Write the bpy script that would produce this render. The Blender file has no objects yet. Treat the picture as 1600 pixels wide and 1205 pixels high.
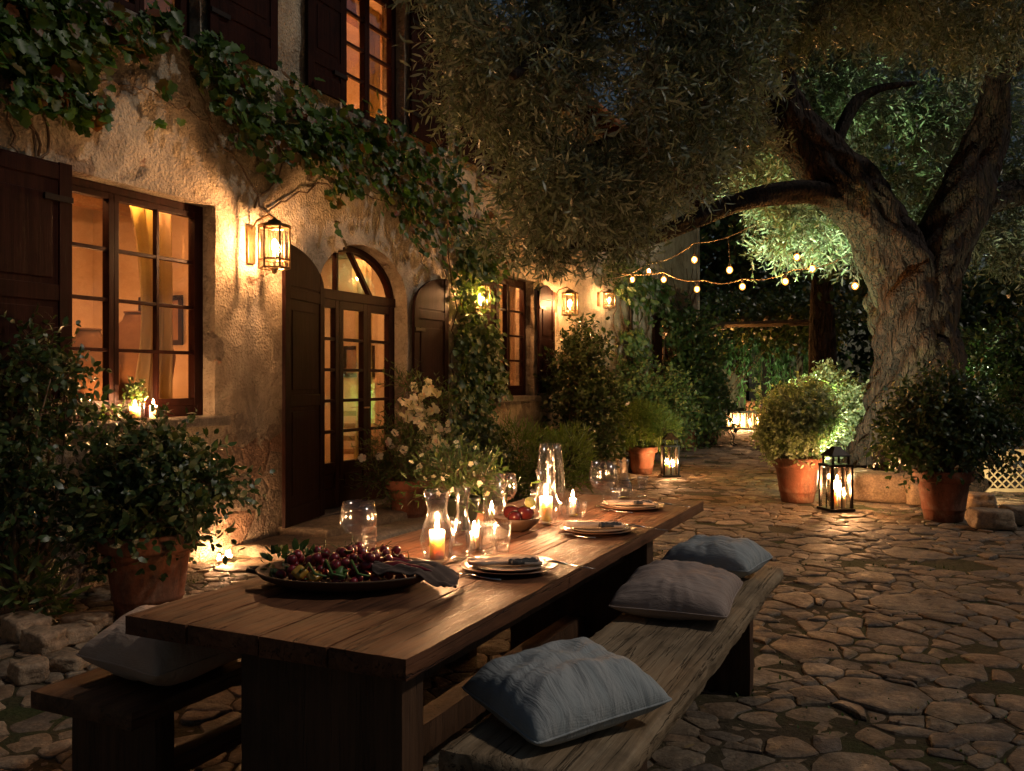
import bpy, bmesh, math, random
import numpy as np
from mathutils import Vector, Matrix, noise as mnoise
random.seed(7); rng = np.random.default_rng(7)
S = bpy.context.scene
C = S.collection
PI = math.pi
R = math.radians
# ---------------------------------------------------------------- measuring
YAW = R(25.3); F = 1382.0; CH = 1.5; WX = -5.45
CS, SN = math.cos(YAW), math.sin(YAW)
def at_depth(u, v, z):
    x = (u-800)/F*z
    return (CS*x-SN*z, SN*x+CS*z, CH+(594-v)/F*z)
def on_h(u, v, h=0.0):
    return at_depth(u, v, (CH-h)*F/(v-594))
def on_wall(u, v, off=0.0):
    z = (WX+off)/(CS*(u-800)/F-SN)
    return at_depth(u, v, z)
# ---------------------------------------------------------------- objects
def tag(o, label=None, cat=None, group=None, kind=None):
    if label: o['label'] = label
    if cat: o['category'] = cat
    if group: o['group'] = group
    if kind: o['kind'] = kind
    return o
def thing(name, label, cat, loc=(0, 0, 0), rz=0, group=None):
    o = bpy.data.objects.new(name, None); C.objects.link(o)
    o.location = loc; o.rotation_euler = (0, 0, rz); o.empty_display_size = .1
    return tag(o, label, cat, group)
def mesh(name, V, Fc, m=None, parent=None, smooth=True, loc=None):
    me = bpy.data.meshes.new(name)
    me.from_pydata([tuple(v) for v in V], [], [tuple(f) for f in Fc])
    me.update()
    if smooth: me.polygons.foreach_set('use_smooth', [True]*len(me.polygons))
    if m: me.materials.append(m)
    o = bpy.data.objects.new(name, me); C.objects.link(o)
    if parent: o.parent = parent
    if loc: o.location = loc
    return o
def npmesh(name, V, T, m, parent=None, smooth=True, k=3):
    me = bpy.data.meshes.new(name)
    V = np.asarray(V, dtype=np.float32).reshape(-1, 3); T = np.asarray(T, dtype=np.int32).reshape(-1, k)
    me.vertices.add(len(V)); me.vertices.foreach_set('co', V.ravel())
    me.loops.add(T.size); me.loops.foreach_set('vertex_index', T.ravel())
    me.polygons.add(len(T)); me.polygons.foreach_set('loop_start', np.arange(0, T.size, k, dtype=np.int32))
    me.polygons.foreach_set('use_smooth', np.full(len(T), smooth))
    me.update(calc_edges=True); me.validate()
    if m: me.materials.append(m)
    o = bpy.data.objects.new(name, me); C.objects.link(o)
    if parent: o.parent = parent
    return o
def fix_normals(o):
    bm = bmesh.new(); bm.from_mesh(o.data); bmesh.ops.recalc_face_normals(bm, faces=bm.faces); bm.to_mesh(o.data); bm.free(); return o
def bevel(o, w=.004, seg=2, ang=40):
    b = o.modifiers.new('bevel', 'BEVEL'); b.width = w; b.segments = seg; b.limit_method = 'ANGLE'; b.angle_limit = R(ang); return o
def dup(root, loc=None, rz=None, label=None, parent=None):
    r = root.copy(); C.objects.link(r)
    if parent is not None: r.parent = parent
    if loc is not None: r.location = loc
    if rz is not None: r.rotation_euler = (0, 0, rz)
    if label: r['label'] = label
    for ch in list(root.children): dup(ch, parent=r)
    return r
class MB:
    def __init__(s): s.V = []; s.F = []
    def add(s, V, Fc):
        n = len(s.V); s.V += [tuple(v) for v in V]; s.F += [tuple(i+n for i in f) for f in Fc]; return s
    def box(s, x0, x1, y0, y1, z0, z1, M=None):
        V = [Vector((x, y, z)) for x in (x0, x1) for y in (y0, y1) for z in (z0, z1)]
        if M: V = [M @ v for v in V]
        return s.add(V, [(0, 1, 3, 2), (4, 6, 7, 5), (0, 4, 5, 1), (2, 3, 7, 6), (0, 2, 6, 4), (1, 5, 7, 3)])
    def tube(s, P, rad, n=8, cap=True):
        P = [Vector(p) for p in P]; m = len(P)
        if not hasattr(rad, '__len__'): rad = [rad]*m
        V = []; ref = None
        for i, p in enumerate(P):
            t = (P[min(i+1, m-1)]-P[max(i-1, 0)]).normalized()
            if ref is None:
                ref = Vector((0, 0, 1)) if abs(t.z) < .9 else Vector((1, 0, 0))
            a = t.cross(ref).normalized(); b = a.cross(t).normalized(); ref = b
            for k in range(n):
                w = 2*PI*k/n; V.append(p+(a*math.cos(w)+b*math.sin(w))*rad[i])
        Fc = [(i*n+k, i*n+(k+1) % n, (i+1)*n+(k+1) % n, (i+1)*n+k) for i in range(m-1) for k in range(n)]
        if cap: Fc += [tuple(range(n))[::-1], tuple(range((m-1)*n, m*n))]
        return s.add(V, Fc)
    def lathe(s, prof, n=32, c=(0, 0, 0), sx=1, sy=1, flute=0, fn=0):
        V = []
        for r, z in prof:
            for k in range(n):
                w = 2*PI*k/n; q = r*(1+(flute*math.cos(fn*w) if flute else 0))
                V.append((c[0]+q*math.cos(w)*sx, c[1]+q*math.sin(w)*sy, c[2]+z))
        m = len(prof)
        return s.add(V, [(i*n+k, i*n+(k+1) % n, (i+1)*n+(k+1) % n, (i+1)*n+k) for i in range(m-1) for k in range(n)])
    def prism(s, poly, f):      # poly: 2-D outline; f(a, b, side) -> 3-D
        n = len(poly); V = [f(a, b, 0) for a, b in poly]+[f(a, b, 1) for a, b in poly]
        return s.add(V, [tuple(range(n)), tuple(range(2*n-1, n-1, -1))]+[(i, i+n, (i+1) % n+n, (i+1) % n) for i in range(n)])
    def build(s, name, m, parent=None, smooth=False, bev=0, fix=True, loc=None):
        o = mesh(name, s.V, s.F, m, parent, smooth, loc)
        if fix: fix_normals(o)
        if bev: bevel(o, bev)
        return o
def ico(r=1, sub=2, sc=(1, 1, 1)):
    bm = bmesh.new(); bmesh.ops.create_icosphere(bm, subdivisions=sub, radius=r)
    V = [(v.co.x*sc[0], v.co.y*sc[1], v.co.z*sc[2]) for v in bm.verts]; Fc = [tuple(v.index for v in f.verts) for f in bm.faces]
    bm.free(); return V, Fc
# ---------------------------------------------------------------- materials
def nt(name):
    m = bpy.data.materials.new(name); m.use_nodes = True
    t = m.node_tree; t.nodes.clear(); return m, t
class NB:
    def __init__(s, t): s.t = t
    def n(s, typ, **kw):
        nd = s.t.nodes.new('ShaderNode'+typ)
        for k, v in kw.items():
            if k.startswith('_'): nd.inputs[int(k[1:])].default_value = v
            elif k in nd.inputs: nd.inputs[k].default_value = v
            else: setattr(nd, k, v)
        return nd
    def l(s, a, b): s.t.links.new(a, b)
def col4(c): return (c[0], c[1], c[2], 1)
def coords(b, sc=(1, 1, 1), rot=(0, 0, 0)):
    tc = b.n('TexCoord'); mp = b.n('Mapping'); mp.inputs['Scale'].default_value = sc; mp.inputs['Rotation'].default_value = rot
    b.l(tc.outputs['Object'], mp.inputs[0]); return mp.outputs[0]
def ramp(b, src, stops):
    r = b.n('ValToRGB'); cr = r.color_ramp
    while len(cr.elements) < len(stops): cr.elements.new(.5)
    for e, (p, c) in zip(cr.elements, stops): e.position = p; e.color = col4(c) if hasattr(c, '__len__') else (c, c, c, 1)
    b.l(src, r.inputs[0]); return r.outputs[0]
def mixc(b, f, a, c, mode='MIX'):
    m = b.n('Mix', data_type='RGBA', blend_type=mode)
    for s_, v in ((m.inputs[0], f), (m.inputs[6], a), (m.inputs[7], c)):
        if hasattr(v, 'links'): b.l(v, s_)
        elif hasattr(v, '__len__'): s_.default_value = col4(v)
        else: s_.default_value = v
    return m.outputs[2]
def bumpn(b, h, st, dist, prev=None):
    bp = b.n('Bump'); bp.inputs['Strength'].default_value = st; bp.inputs['Distance'].default_value = dist
    b.l(h, bp.inputs['Height'])
    if prev is not None: b.l(prev, bp.inputs['Normal'])
    return bp.outputs[0]
def math_(b, op, a, c=0.0):
    m = b.n('Math', operation=op)
    for s_, v in ((m.inputs[0], a), (m.inputs[1], c)):
        if hasattr(v, 'links'): b.l(v, s_)
        else: s_.default_value = v
    return m.outputs[0]
def noise_t(b, co, scale, detail=4, rough=.55, dist=0.0):
    n = b.n('TexNoise', Scale=scale, Detail=detail, Roughness=rough, Distortion=dist); b.l(co, n.inputs['Vector']); return n.outputs[0]
def finish(b, colr, rough=.6, normal=None, spec=.5, metal=0.0, extra=None):
    p = b.n('BsdfPrincipled'); o = b.n('OutputMaterial')
    for s_, v in ((p.inputs['Base Color'], colr), (p.inputs['Roughness'], rough), (p.inputs['Metallic'], metal), (p.inputs['Specular IOR Level'], spec)):
        if hasattr(v, 'links'): b.l(v, s_)
        elif hasattr(v, '__len__'): s_.default_value = col4(v)
        else: s_.default_value = v
    if normal is not None: b.l(normal, p.inputs['Normal'])
    if extra:
        for k, v in extra.items(): p.inputs[k].default_value = v
    b.l(p.outputs[0], o.inputs[0]); return p
def basic(name, c1, c2=None, rough=.6, scale=6, bump=(40, .3, .004), spec=.5, metal=0.0, stretch=(1, 1, 1), island=0, extra=None):
    m, t = nt(name); b = NB(t); co = coords(b, stretch)
    c2 = c2 or tuple(x*.7 for x in c1)
    c = ramp(b, noise_t(b, co, scale, 6, .6), [(.3, c1), (.7, c2)])
    if island:
        g = b.n('NewGeometry'); c = mixc(b, 1.0, c, ramp(b, g.outputs['Random Per Island'], [(0, 1-island), (1, 1+island)]), 'MULTIPLY')
    nn = bumpn(b, noise_t(b, co, bump[0], 6, .65), bump[1], bump[2]) if bump else None
    finish(b, c, rough, nn, spec, metal, extra); return m
def wood(name, c1, c2, c3, axis='y', rough=.55, grain=1.0, crack=.5, spec=.4, bd=.006):
    m, t = nt(name); b = NB(t)
    st = {'y': (26, 1.0, 26), 'z': (26, 26, 1.0), 'x': (1.0, 26, 26)}[axis]
    co = coords(b, st)
    g1 = noise_t(b, co, .9*grain, 9, .66, .22); g2 = noise_t(b, co, 5*grain, 6, .7)
    c = ramp(b, g1, [(.28, c1), (.5, c2), (.74, c3)])
    c = mixc(b, .55, c, ramp(b, g2, [(.3, .5), (.7, 1.3)]), 'MULTIPLY')
    oi = b.n('ObjectInfo'); c = mixc(b, .8, c, ramp(b, oi.outputs['Random'], [(0, .72), (1, 1.25)]), 'MULTIPLY')
    c = mixc(b, .8, c, ramp(b, noise_t(b, coords(b), 3.4, 5, .6), [(.36, .55), (.5, 1.0), (.75, 1.12)]), 'MULTIPLY')
    co2 = coords(b, tuple(x/26*22 if x > 1 else .42 for x in st))
    cr = noise_t(b, co2, 1.0, 4, .55, .35)
    cr = math_(b, 'ABSOLUTE', math_(b, 'SUBTRACT', cr, .5))
    line = ramp(b, cr, [(0, 0.0), (.003+.007*crack, 1.0)])
    c = mixc(b, crack, c, mixc(b, line, tuple(x*.18 for x in c1), c))
    h = math_(b, 'ADD', math_(b, 'MULTIPLY', g1, .5), math_(b, 'MULTIPLY', g2, .5))
    nn = bumpn(b, h, .7, bd); nn = bumpn(b, line, crack, bd*1.4, nn)
    rg = ramp(b, g2, [(.3, rough*.75), (.7, min(1, rough*1.3))])
    finish(b, c, rg, nn, spec); return m
def leafmat(name, c1, c2, c3=None, back=None, rough=.45, trans=.25, spec=.5):
    m, t = nt(name); b = NB(t); g = b.n('NewGeometry')
    st = [(0, c1), (.75, c2)]+([(1, c3)] if c3 else [])
    c = ramp(b, g.outputs['Random Per Island'], st)
    if back: c = mixc(b, g.outputs['Backfacing'], c, back)
    p = b.n('BsdfPrincipled'); b.l(c, p.inputs['Base Color']); p.inputs['Roughness'].default_value = rough; p.inputs['Specular IOR Level'].default_value = spec
    tr = b.n('BsdfTranslucent'); b.l(mixc(b, 1.0, c, (1.3, 1.5, .6), 'MULTIPLY'), tr.inputs[0])
    mx = b.n('MixShader'); mx.inputs[0].default_value = trans
    b.l(p.outputs[0], mx.inputs[1]); b.l(tr.outputs[0], mx.inputs[2])
    o = b.n('OutputMaterial'); b.l(mx.outputs[0], o.inputs[0]); return m
def emis(name, c, st, edge=None):
    m, t = nt(name); b = NB(t); e = b.n('Emission'); e.inputs[0].default_value = col4(c); e.inputs[1].default_value = st
    o = b.n('OutputMaterial'); b.l(e.outputs[0], o.inputs[0]); return m
def glass(name, tint=(1, 1, 1), ior=1.5, rough=.02, wavy=0):
    m, t = nt(name); b = NB(t)
    fr = b.n('LayerWeight'); fr.inputs[0].default_value = .5
    gl = b.n('BsdfGlossy'); gl.inputs['Roughness'].default_value = rough; gl.inputs[0].default_value = (1, 1, 1, 1)
    tr = b.n('BsdfTransparent'); tr.inputs[0].default_value = col4(tint)
    if wavy:
        nn = bumpn(b, noise_t(b, coords(b), 5, 2), wavy, .01); b.l(nn, gl.inputs['Normal']); b.l(nn, fr.inputs['Normal'])
    f2 = math_(b, 'ADD', math_(b, 'MULTIPLY', math_(b, 'POWER', fr.outputs[1], 2.4), .95), .06)
    mx = b.n('MixShader'); b.l(f2, mx.inputs[0]); b.l(tr.outputs[0], mx.inputs[1]); b.l(gl.outputs[0], mx.inputs[2])
    o = b.n('OutputMaterial'); b.l(mx.outputs[0], o.inputs[0]); return m
def m_plaster():
    m, t = nt('old_plaster'); b = NB(t); co = coords(b)
    big = noise_t(b, co, .8, 5, .6); med = noise_t(b, co, 3.2, 6, .65, .6); fine = noise_t(b, co, 30, 5, .7)
    c = ramp(b, big, [(.3, (.37, .30, .21)), (.5, (.52, .45, .34)), (.7, (.62, .55, .43))])
    c = mixc(b, .5, c, ramp(b, med, [(.32, (.30, .24, .2)), (.55, (1, 1, 1)), (.75, (1.1, 1.05, .95))]), 'MULTIPLY')
    c = mixc(b, .35, c, ramp(b, fine, [(.3, .55), (.65, 1.15)]), 'MULTIPLY')
    # bare stone and brick where the render has come off low on the wall
    tc = b.n('TexCoord'); sx = b.n('SeparateXYZ'); b.l(tc.outputs['Object'], sx.inputs[0])
    low = b.n('MapRange'); low.inputs['From Min'].default_value = 1.9; low.inputs['From Max'].default_value = .1; b.l(sx.outputs[2], low.inputs[0])
    msk = math_(b, 'ADD', noise_t(b, co, 1.7, 6, .6, .4), math_(b, 'MULTIPLY', low.outputs[0], .2))
    bare = ramp(b, msk, [(.60, 0.0), (.63, 1.0)])
    v = b.n('TexVoronoi', Scale=3.2); b.l(co, v.inputs['Vector'])
    stone = ramp(b, v.outputs['Color'], [(0, (.15, .125, .1)), (.5, (.24, .2, .16)), (.8, (.27, .17, .11)), (1, (.33, .14, .08))])
    stone = mixc(b, .6, stone, ramp(b, fine, [(.3, .5), (.7, 1.2)]), 'MULTIPLY')
    c = mixc(b, math_(b, 'MULTIPLY', bare, .8), c, stone)
    # damp streaks
    co3 = coords(b, (1, 5, .5)); stn = ramp(b, noise_t(b, co3, 1.1, 5, .6), [(.5, 1.0), (.72, .62)])
    c = mixc(b, .7, c, stn, 'MULTIPLY')
    ve = b.n('TexVoronoi', Scale=3.2, feature='DISTANCE_TO_EDGE'); b.l(co, ve.inputs['Vector'])
    joint = ramp(b, ve.outputs['Distance'], [(0, 0.0), (.08, 1.0)])
    n1 = bumpn(b, med, .8, .05)
    vv = b.n('TexVoronoi', Scale=46, feature='SMOOTH_F1'); b.l(co, vv.inputs['Vector'])
    n2 = bumpn(b, vv.outputs['Distance'], .9, .018, n1)
    n3 = bumpn(b, noise_t(b, co, 60, 5, .7), .9, .014, n2)
    n4 = bumpn(b, bare, .9, -.02, n3)
    n5 = bumpn(b, math_(b, 'MULTIPLY', joint, bare), .6, .02, n4)
    cr = math_(b, 'ABSOLUTE', math_(b, 'SUBTRACT', noise_t(b, co, 1.3, 8, .62, 1.2), .5))
    ck = ramp(b, cr, [(0, 0.0), (.006, 1.0)]); c = mixc(b, ck, mixc(b, .55, c, (.1, .07, .05)), c)
    n6 = bumpn(b, ck, .5, .006, n5)
    finish(b, c, .93, n6, .2); return m
def m_stone(name, c1, c2, c3, sc=5, isl=.45):
    m, t = nt(name); b = NB(t); co = coords(b); g = b.n('NewGeometry')
    c = ramp(b, noise_t(b, co, sc, 7, .65, .3), [(.3, c1), (.5, c2), (.72, c3)])
    hue = ramp(b, g.outputs['Random Per Island'], [(0, (1-isl, 1-isl, 1-isl*.85)), (.35, (.9, .92, .95)), (.6, (1, .94, .86)), (.8, (1.05, .86, .7)), (1, (1+isl*1.3, 1+isl*1.2, 1+isl*1.1))])
    c = mixc(b, .9, c, hue, 'MULTIPLY')
    c = mixc(b, .7, c, ramp(b, noise_t(b, co, 45, 4, .7), [(.3, .45), (.7, 1.45)]), 'MULTIPLY')
    c = mixc(b, .6, c, ramp(b, noise_t(b, co, 14, 7, .7, .5), [(.32, .45), (.6, 1.25)]), 'MULTIPLY')
    moss = ramp(b, noise_t(b, co, .9, 6, .65), [(.56, 0.0), (.68, 1.0)])
    c = mixc(b, math_(b, 'MULTIPLY', moss, .45), c, (.05, .06, .02))
    n1 = bumpn(b, noise_t(b, co, 9, 8, .68), .8, .03); n2 = bumpn(b, noise_t(b, co, 60, 6, .7), .8, .008, n1)
    finish(b, c, ramp(b, noise_t(b, co, 8, 4), [(.3, .5), (.7, .85)]), n2, .4); return m
def m_bark():
    m, t = nt('olive_bark'); b = NB(t); co1 = coords(b); cs = coords(b, (9, 9, 1.5))
    nz = b.n('TexNoise', Scale=1.4, Detail=4); b.l(co1, nz.inputs['Vector'])
    vm = b.n('VectorMath', operation='MULTIPLY_ADD'); b.l(nz.outputs[1], vm.inputs[0]); vm.inputs[1].default_value = (2.2, 2.2, 1.0); b.l(cs, vm.inputs[2])
    ve = b.n('TexVoronoi', Scale=1.0, feature='DISTANCE_TO_EDGE'); b.l(vm.outputs[0], ve.inputs['Vector'])
    v2 = b.n('TexVoronoi', Scale=2.7, feature='DISTANCE_TO_EDGE'); b.l(vm.outputs[0], v2.inputs['Vector'])
    g1 = ramp(b, ve.outputs['Distance'], [(0, 0.0), (.16, 1.0)]); g2 = ramp(b, v2.outputs['Distance'], [(0, 0.0), (.22, 1.0)])
    c = ramp(b, noise_t(b, co1, 4, 6, .6), [(.3, (.022, .010, .006)), (.6, (.042, .022, .013)), (.8, (.060, .036, .022))])
    c = mixc(b, .7, c, ramp(b, noise_t(b, cs, 3, 6, .7), [(.3, .45), (.7, 1.4)]), 'MULTIPLY')
    c = mixc(b, g1, mixc(b, .75, c, (.01, .006, .004)), c); c = mixc(b, g2, mixc(b, .45, c, (.012, .008, .005)), c)
    moss = ramp(b, noise_t(b, co1, 1.6, 6, .7), [(.56, 0.0), (.7, 1.0)]); c = mixc(b, math_(b, 'MULTIPLY', moss, .35), c, (.10, .09, .03))
    n1 = bumpn(b, g1, 1, .045); n2 = bumpn(b, g2, .8, .018, n1); n3 = bumpn(b, noise_t(b, cs, 4, 7, .7), .9, .02, n2); n4 = bumpn(b, noise_t(b, co1, 70, 5, .7), .5, .008, n3)
    finish(b, c, .85, n4, .3); return m
def m_fabric(name, c1, c2, warm=None):
    m, t = nt(name); b = NB(t); co = coords(b)
    c = ramp(b, noise_t(b, coords(b, (1, 7, 1)), 3, 6, .6), [(.3, c1), (.7, c2)])
    w1 = b.n('TexWave', Scale=180, Distortion=1.5); w1.bands_direction = 'X'; b.l(co, w1.inputs['Vector'])
    w2 = b.n('TexWave', Scale=180, Distortion=1.5); w2.bands_direction = 'Y'; b.l(co, w2.inputs['Vector'])
    wv = math_(b, 'ADD', w1.outputs[1], w2.outputs[1])
    c = mixc(b, .3, c, ramp(b, wv, [(0, .6), (1, 1.15)]), 'MULTIPLY')
    n1 = bumpn(b, noise_t(b, coords(b, (2, 9, 3)), 2.2, 5, .6, .6), .55, .03); n2 = bumpn(b, wv, .25, .0015, n1)
    finish(b, c, .9, n2, .15, extra={'Sheen Weight': .06}); return m
plaster = m_plaster()
paving = m_stone('paving_stone', (.10, .075, .052), (.19, .145, .10), (.31, .25, .18))
rockm = m_stone('rubble_stone', (.16, .12, .085), (.26, .2, .14), (.36, .29, .2), 3)
stepm = m_stone('step_stone', (.14, .115, .09), (.22, .19, .15), (.3, .26, .21), 4, .1)
bark = m_bark()
soil = basic('soil', (.035, .026, .016), (.05, .05, .02), .95, 9, (22, .8, .03), .1)
terra = basic('terracotta', (.29, .115, .065), (.20, .075, .042), .75, 5, (50, .35, .003), .25)
def m_terra():
    m, t = nt('aged_terracotta'); b = NB(t); co = coords(b)
    c = ramp(b, noise_t(b, co, 4, 6, .6), [(.3, (.28, .105, .058)), (.7, (.19, .07, .04))])
    lime = ramp(b, noise_t(b, co, 2.6, 8, .7, .5), [(.46, 0.0), (.62, .6)]); c = mixc(b, lime, c, (.36, .27, .2))
    dark = ramp(b, noise_t(b, coords(b, (3, 3, .8)), 2.2, 7, .7), [(.44, 0.0), (.64, .75)]); c = mixc(b, dark, c, (.07, .04, .025))
    c = mixc(b, .5, c, ramp(b, noise_t(b, co, 60, 4, .7), [(.3, .6), (.7, 1.3)]), 'MULTIPLY')
    finish(b, c, .82, bumpn(b, noise_t(b, co, 18, 7, .7), .6, .006), .2); return m
terra = m_terra()
darkwood = wood('shutter_wood', (.010, .0036, .0026), (.024, .0080, .0054), (.036, .0122, .0082), 'z', .5, 1, .25, .07, .003)
framewood = wood('frame_wood', (.012, .003, .002), (.026, .007, .004), (.038, .011, .007), 'z', .45, 1, .1, .14, .002)
oldwood = wood('grey_post_wood', (.05, .035, .022), (.10, .07, .045), (.15, .11, .075), 'z', .8)
tablewood = wood('table_wood', (.09, .032, .014), (.20, .078, .034), (.30, .125, .056), 'y', .58, 1, .9, .3, .009)
tablelegw = wood('table_leg_wood', (.04, .02, .01), (.075, .037, .018), (.11, .055, .028), 'z', .6, 1, .6)
benchwood = wood('bench_wood', (.13, .09, .05), (.28, .20, .12), (.40, .31, .2), 'y', .75, 1.0, .8, .25, .010)
redbench = wood('dark_bench_wood', (.05, .022, .011), (.11, .052, .026), (.17, .085, .042), 'y', .5, 1, .85, .4, .006)
blackmetal = basic('black_iron', (.016, .013, .011), (.03, .022, .017), .45, 20, (60, .3, .002), .5, .6)
brass = basic('aged_brass', (.30, .2, .1), (.12, .075, .035), .38, 25, (60, .2, .002), .5, .9)
steel = basic('cutlery_steel', (.6, .56, .52), (.5, .47, .43), .22, 20, None, .5, 1.0)
pane_g = glass('window_glass', (.95, .93, .9), 1.45, .03, .15)
clear_g = glass('clear_glass', (.97, .97, .965), 1.5, .14)
lant_g = glass('lantern_glass', (1, .97, .9), 1.35, .08, .3)
roomw = basic('room_plaster', (.62, .5, .36), (.5, .37, .24), .9, 3, (12, .4, .02), .2)
beamw = basic('room_beam_wood', (.3, .17, .08), (.2, .11, .05), .7, 6, (20, .4, .01), .3, stretch=(1, 8, 8))
curtainm = None
clay = basic('pale_clay', (.30, .17, .09), (.2, .11, .06), .8, 6, (20, .4, .006), .2)
wax = basic('candle_wax', (.88, .78, .70), (.84, .74, .66), .5, 4, None, .4, extra={'Subsurface Weight': 1.0, 'Subsurface Radius': (.07, .05, .033), 'Subsurface Scale': 1.4})
flame = emis('candle_flame', (1.0, .50, .22), 760)
bulbm = emis('festoon_bulb', (1.0, .42, .10), 520)
m_, t_ = nt('amber_halo_glass'); b_ = NB(t_); e_ = b_.n('Emission'); e_.inputs[0].default_value = (1, .30, .05, 1); e_.inputs[1].default_value = 1.1; r_ = b_.n('BsdfTransparent'); x_ = b_.n('MixShader'); x_.inputs[0].default_value = .5  # bulb shell emits weakly to paint a warm halo round the core
b_.l(r_.outputs[0], x_.inputs[1]); b_.l(e_.outputs[0], x_.inputs[2]); o_ = b_.n('OutputMaterial'); b_.l(x_.outputs[0], o_.inputs[0]); amber = m_
lampm = emis('lantern_flame', (1.0, .48, .20), 660)
capm = basic('bulb_cap', (.03, .02, .015), None, .5, 10, None)
plate_m = basic('plate_ceramic', (.23, .12, .07), (.16, .08, .05), .3, 5, (30, .15, .002), .6)
plate_rim = basic('plate_pale_ceramic', (.5, .4, .3), (.4, .3, .22), .3, 9, (30, .2, .002), .6)
platter_m = basic('platter_wood', (.10, .055, .03), (.06, .033, .018), .55, 4, (25, .4, .004), .4, stretch=(1, 6, 1))
napkin_m = m_fabric('napkin_linen', (.55, .43, .34), (.42, .33, .26))
napkin_d = m_fabric('dark_napkin_linen', (.12, .08, .06), (.17, .12, .095))
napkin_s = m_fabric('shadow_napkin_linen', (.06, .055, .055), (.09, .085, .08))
cush_b = m_fabric('cushion_blue_linen', (.30, .34, .35), (.45, .46, .45))
cush_t = m_fabric('cushion_taupe_linen', (.33, .25, .21), (.43, .34, .29))
cush_w = m_fabric('cushion_sand_linen', (.48, .34, .25), (.56, .42, .32))
cherry_m = basic('cherry_skin', (.24, .015, .022), (.08, .006, .014), .3, 18, None, .6, island=.3)
grape_m = basic('aubergine_skin', (.06, .008, .012), (.12, .02, .015), .15, 9, None, .6)
yellow_m = basic('yellow_pepper_skin', (.55, .33, .05), (.5, .22, .03), .25, 9, None, .6)
green_m = basic('green_stalk', (.07, .15, .03), (.12, .2, .05), .45, 9, None)
lemon_m = basic('lime_flesh', (.42, .42, .16), (.35, .38, .12), .5, 20, (60, .2, .002))
curtainm = leafmat('curtain_linen', (.6, .48, .34), (.5, .4, .27), None, None, .9, .45, .1)
flower_m = leafmat('white_petals', (.78, .72, .62), (.85, .8, .72), (.75, .5, .42), None, .6, .3, .2)
vine_leaf = leafmat('vine_leaves', (.025, .065, .014), (.085, .17, .035), (.16, .05, .02), None, .45, .3)
dark_leaf = leafmat('dark_leaves', (.018, .042, .014), (.045, .085, .025), (.09, .11, .04), None, .38, .15)
mid_leaf = leafmat('mid_leaves', (.035, .075, .02), (.08, .13, .035), (.13, .15, .05), None, .5, .25)
fern_leaf = leafmat('fern_leaves', (.07, .12, .02), (.13, .19, .04), None, None, .55, .3)
grey_leaf = leafmat('grey_green_leaves', (.20, .25, .14), (.34, .40, .25), (.45, .50, .34), None, .45, .4)
olive_leaf = leafmat('olive_leaves', (.06, .085, .05), (.15, .19, .12), (.24, .29, .20), (.28, .33, .27), .42, .15)
willow_leaf = leafmat('willow_leaves', (.04, .10, .025), (.08, .16, .05), None, None, .5, .3)
twig_m = basic('twig_bark', (.09, .06, .035), (.15, .1, .06), .85, 20, (40, .4, .004))
palest = basic('pale_lattice_paint', (.62, .5, .32), (.5, .4, .25), .8, 8, (30, .4, .003))
tile_m = basic('roof_tile', (.25, .11, .06), (.16, .08, .05), .85, 6, (20, .5, .01), .2)
# ---------------------------------------------------------------- foliage helpers
def norm(a): return a/np.maximum(np.linalg.norm(a, axis=-1, keepdims=True), 1e-9)
T_LONG = (np.array([(0, 0, 0), (.33, .09, .02), (.33, -.09, .02), (.7, .085, .0), (.7, -.085, .0), (1, 0, -.07)]), [(0, 2, 1), (1, 2, 4), (1, 4, 3), (3, 4, 5)])
T_OVAL = (np.array([(0, 0, 0), (.3, .24, .05), (.3, -.24, .05), (.7, .2, .02), (.7, -.2, .02), (1, 0, -.12)]), [(0, 2, 1), (1, 2, 4), (1, 4, 3), (3, 4, 5)])
T_NEEDLE = (np.array([(0, 0, 0), (.5, .06, .03), (.5, -.06, .03), (1, 0, -.05)]), [(0, 2, 1), (1, 2, 3)])
_iv = [(-.04, 0), (-.12, .2), (-.05, .42), (.2, .38), (.34, .55), (.5, .33), (.72, .36), (1.0, 0)]
_iv = _iv+[(x, -y) for x, y in _iv[-2:0:-1]]
T_IVY = (np.array([(.3, 0, -.06)]+[(x, y, abs(y)*.22-.12*max(0, x-.4)) for x, y in _iv]), [(0, i+1, (i+1) % len(_iv)+1) for i in range(len(_iv))])
T_PETAL = (np.array([(0, 0, 0), (.5, .46, .16), (.5, -.46, .12), (.95, .42, .02), (.95, -.38, .08), (1.12, 0, -.05)]), [(0, 2, 1), (1, 2, 4), (1, 4, 3), (3, 4, 5)])
def leaves(name, tmpl, pos, axis, nrm, size, m, parent=None):
    tv, tf = tmpl; tv = np.asarray(tv, float); tf = np.asarray(tf); N = len(pos)
    a = norm(axis); n = norm(nrm-a*np.sum(a*nrm, 1, keepdims=True)); bb = np.cross(n, a)
    size = np.broadcast_to(np.asarray(size, float), (N,))
    V = pos[:, None, :]+size[:, None, None]*(tv[None, :, 0:1]*a[:, None, :]+tv[None, :, 1:2]*bb[:, None, :]+tv[None, :, 2:3]*n[:, None, :])
    T = (tf[None]+(np.arange(N)*len(tv))[:, None, None]).reshape(-1, 3)
    return npmesh(name, V.reshape(-1, 3), T, m, parent, True)
def wob(d, seed, f=2.3):
    a = np.array([math.sin(seed*1.3+k) for k in range(9)])*2
    return (np.sin(d[:, 0]*f*2+a[0]+d[:, 1]*f)+np.sin(d[:, 1]*f*2.3+a[1]+d[:, 2]*f*1.4)+np.sin(d[:, 2]*f*2.1+a[2]+d[:, 0]*f*1.2)+.7*np.sin(d[:, 0]*f*5+a[3])+.7*np.sin(d[:, 1]*f*5.3+a[4])+.7*np.sin(d[:, 2]*f*5.7+a[5]))/5.1
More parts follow.
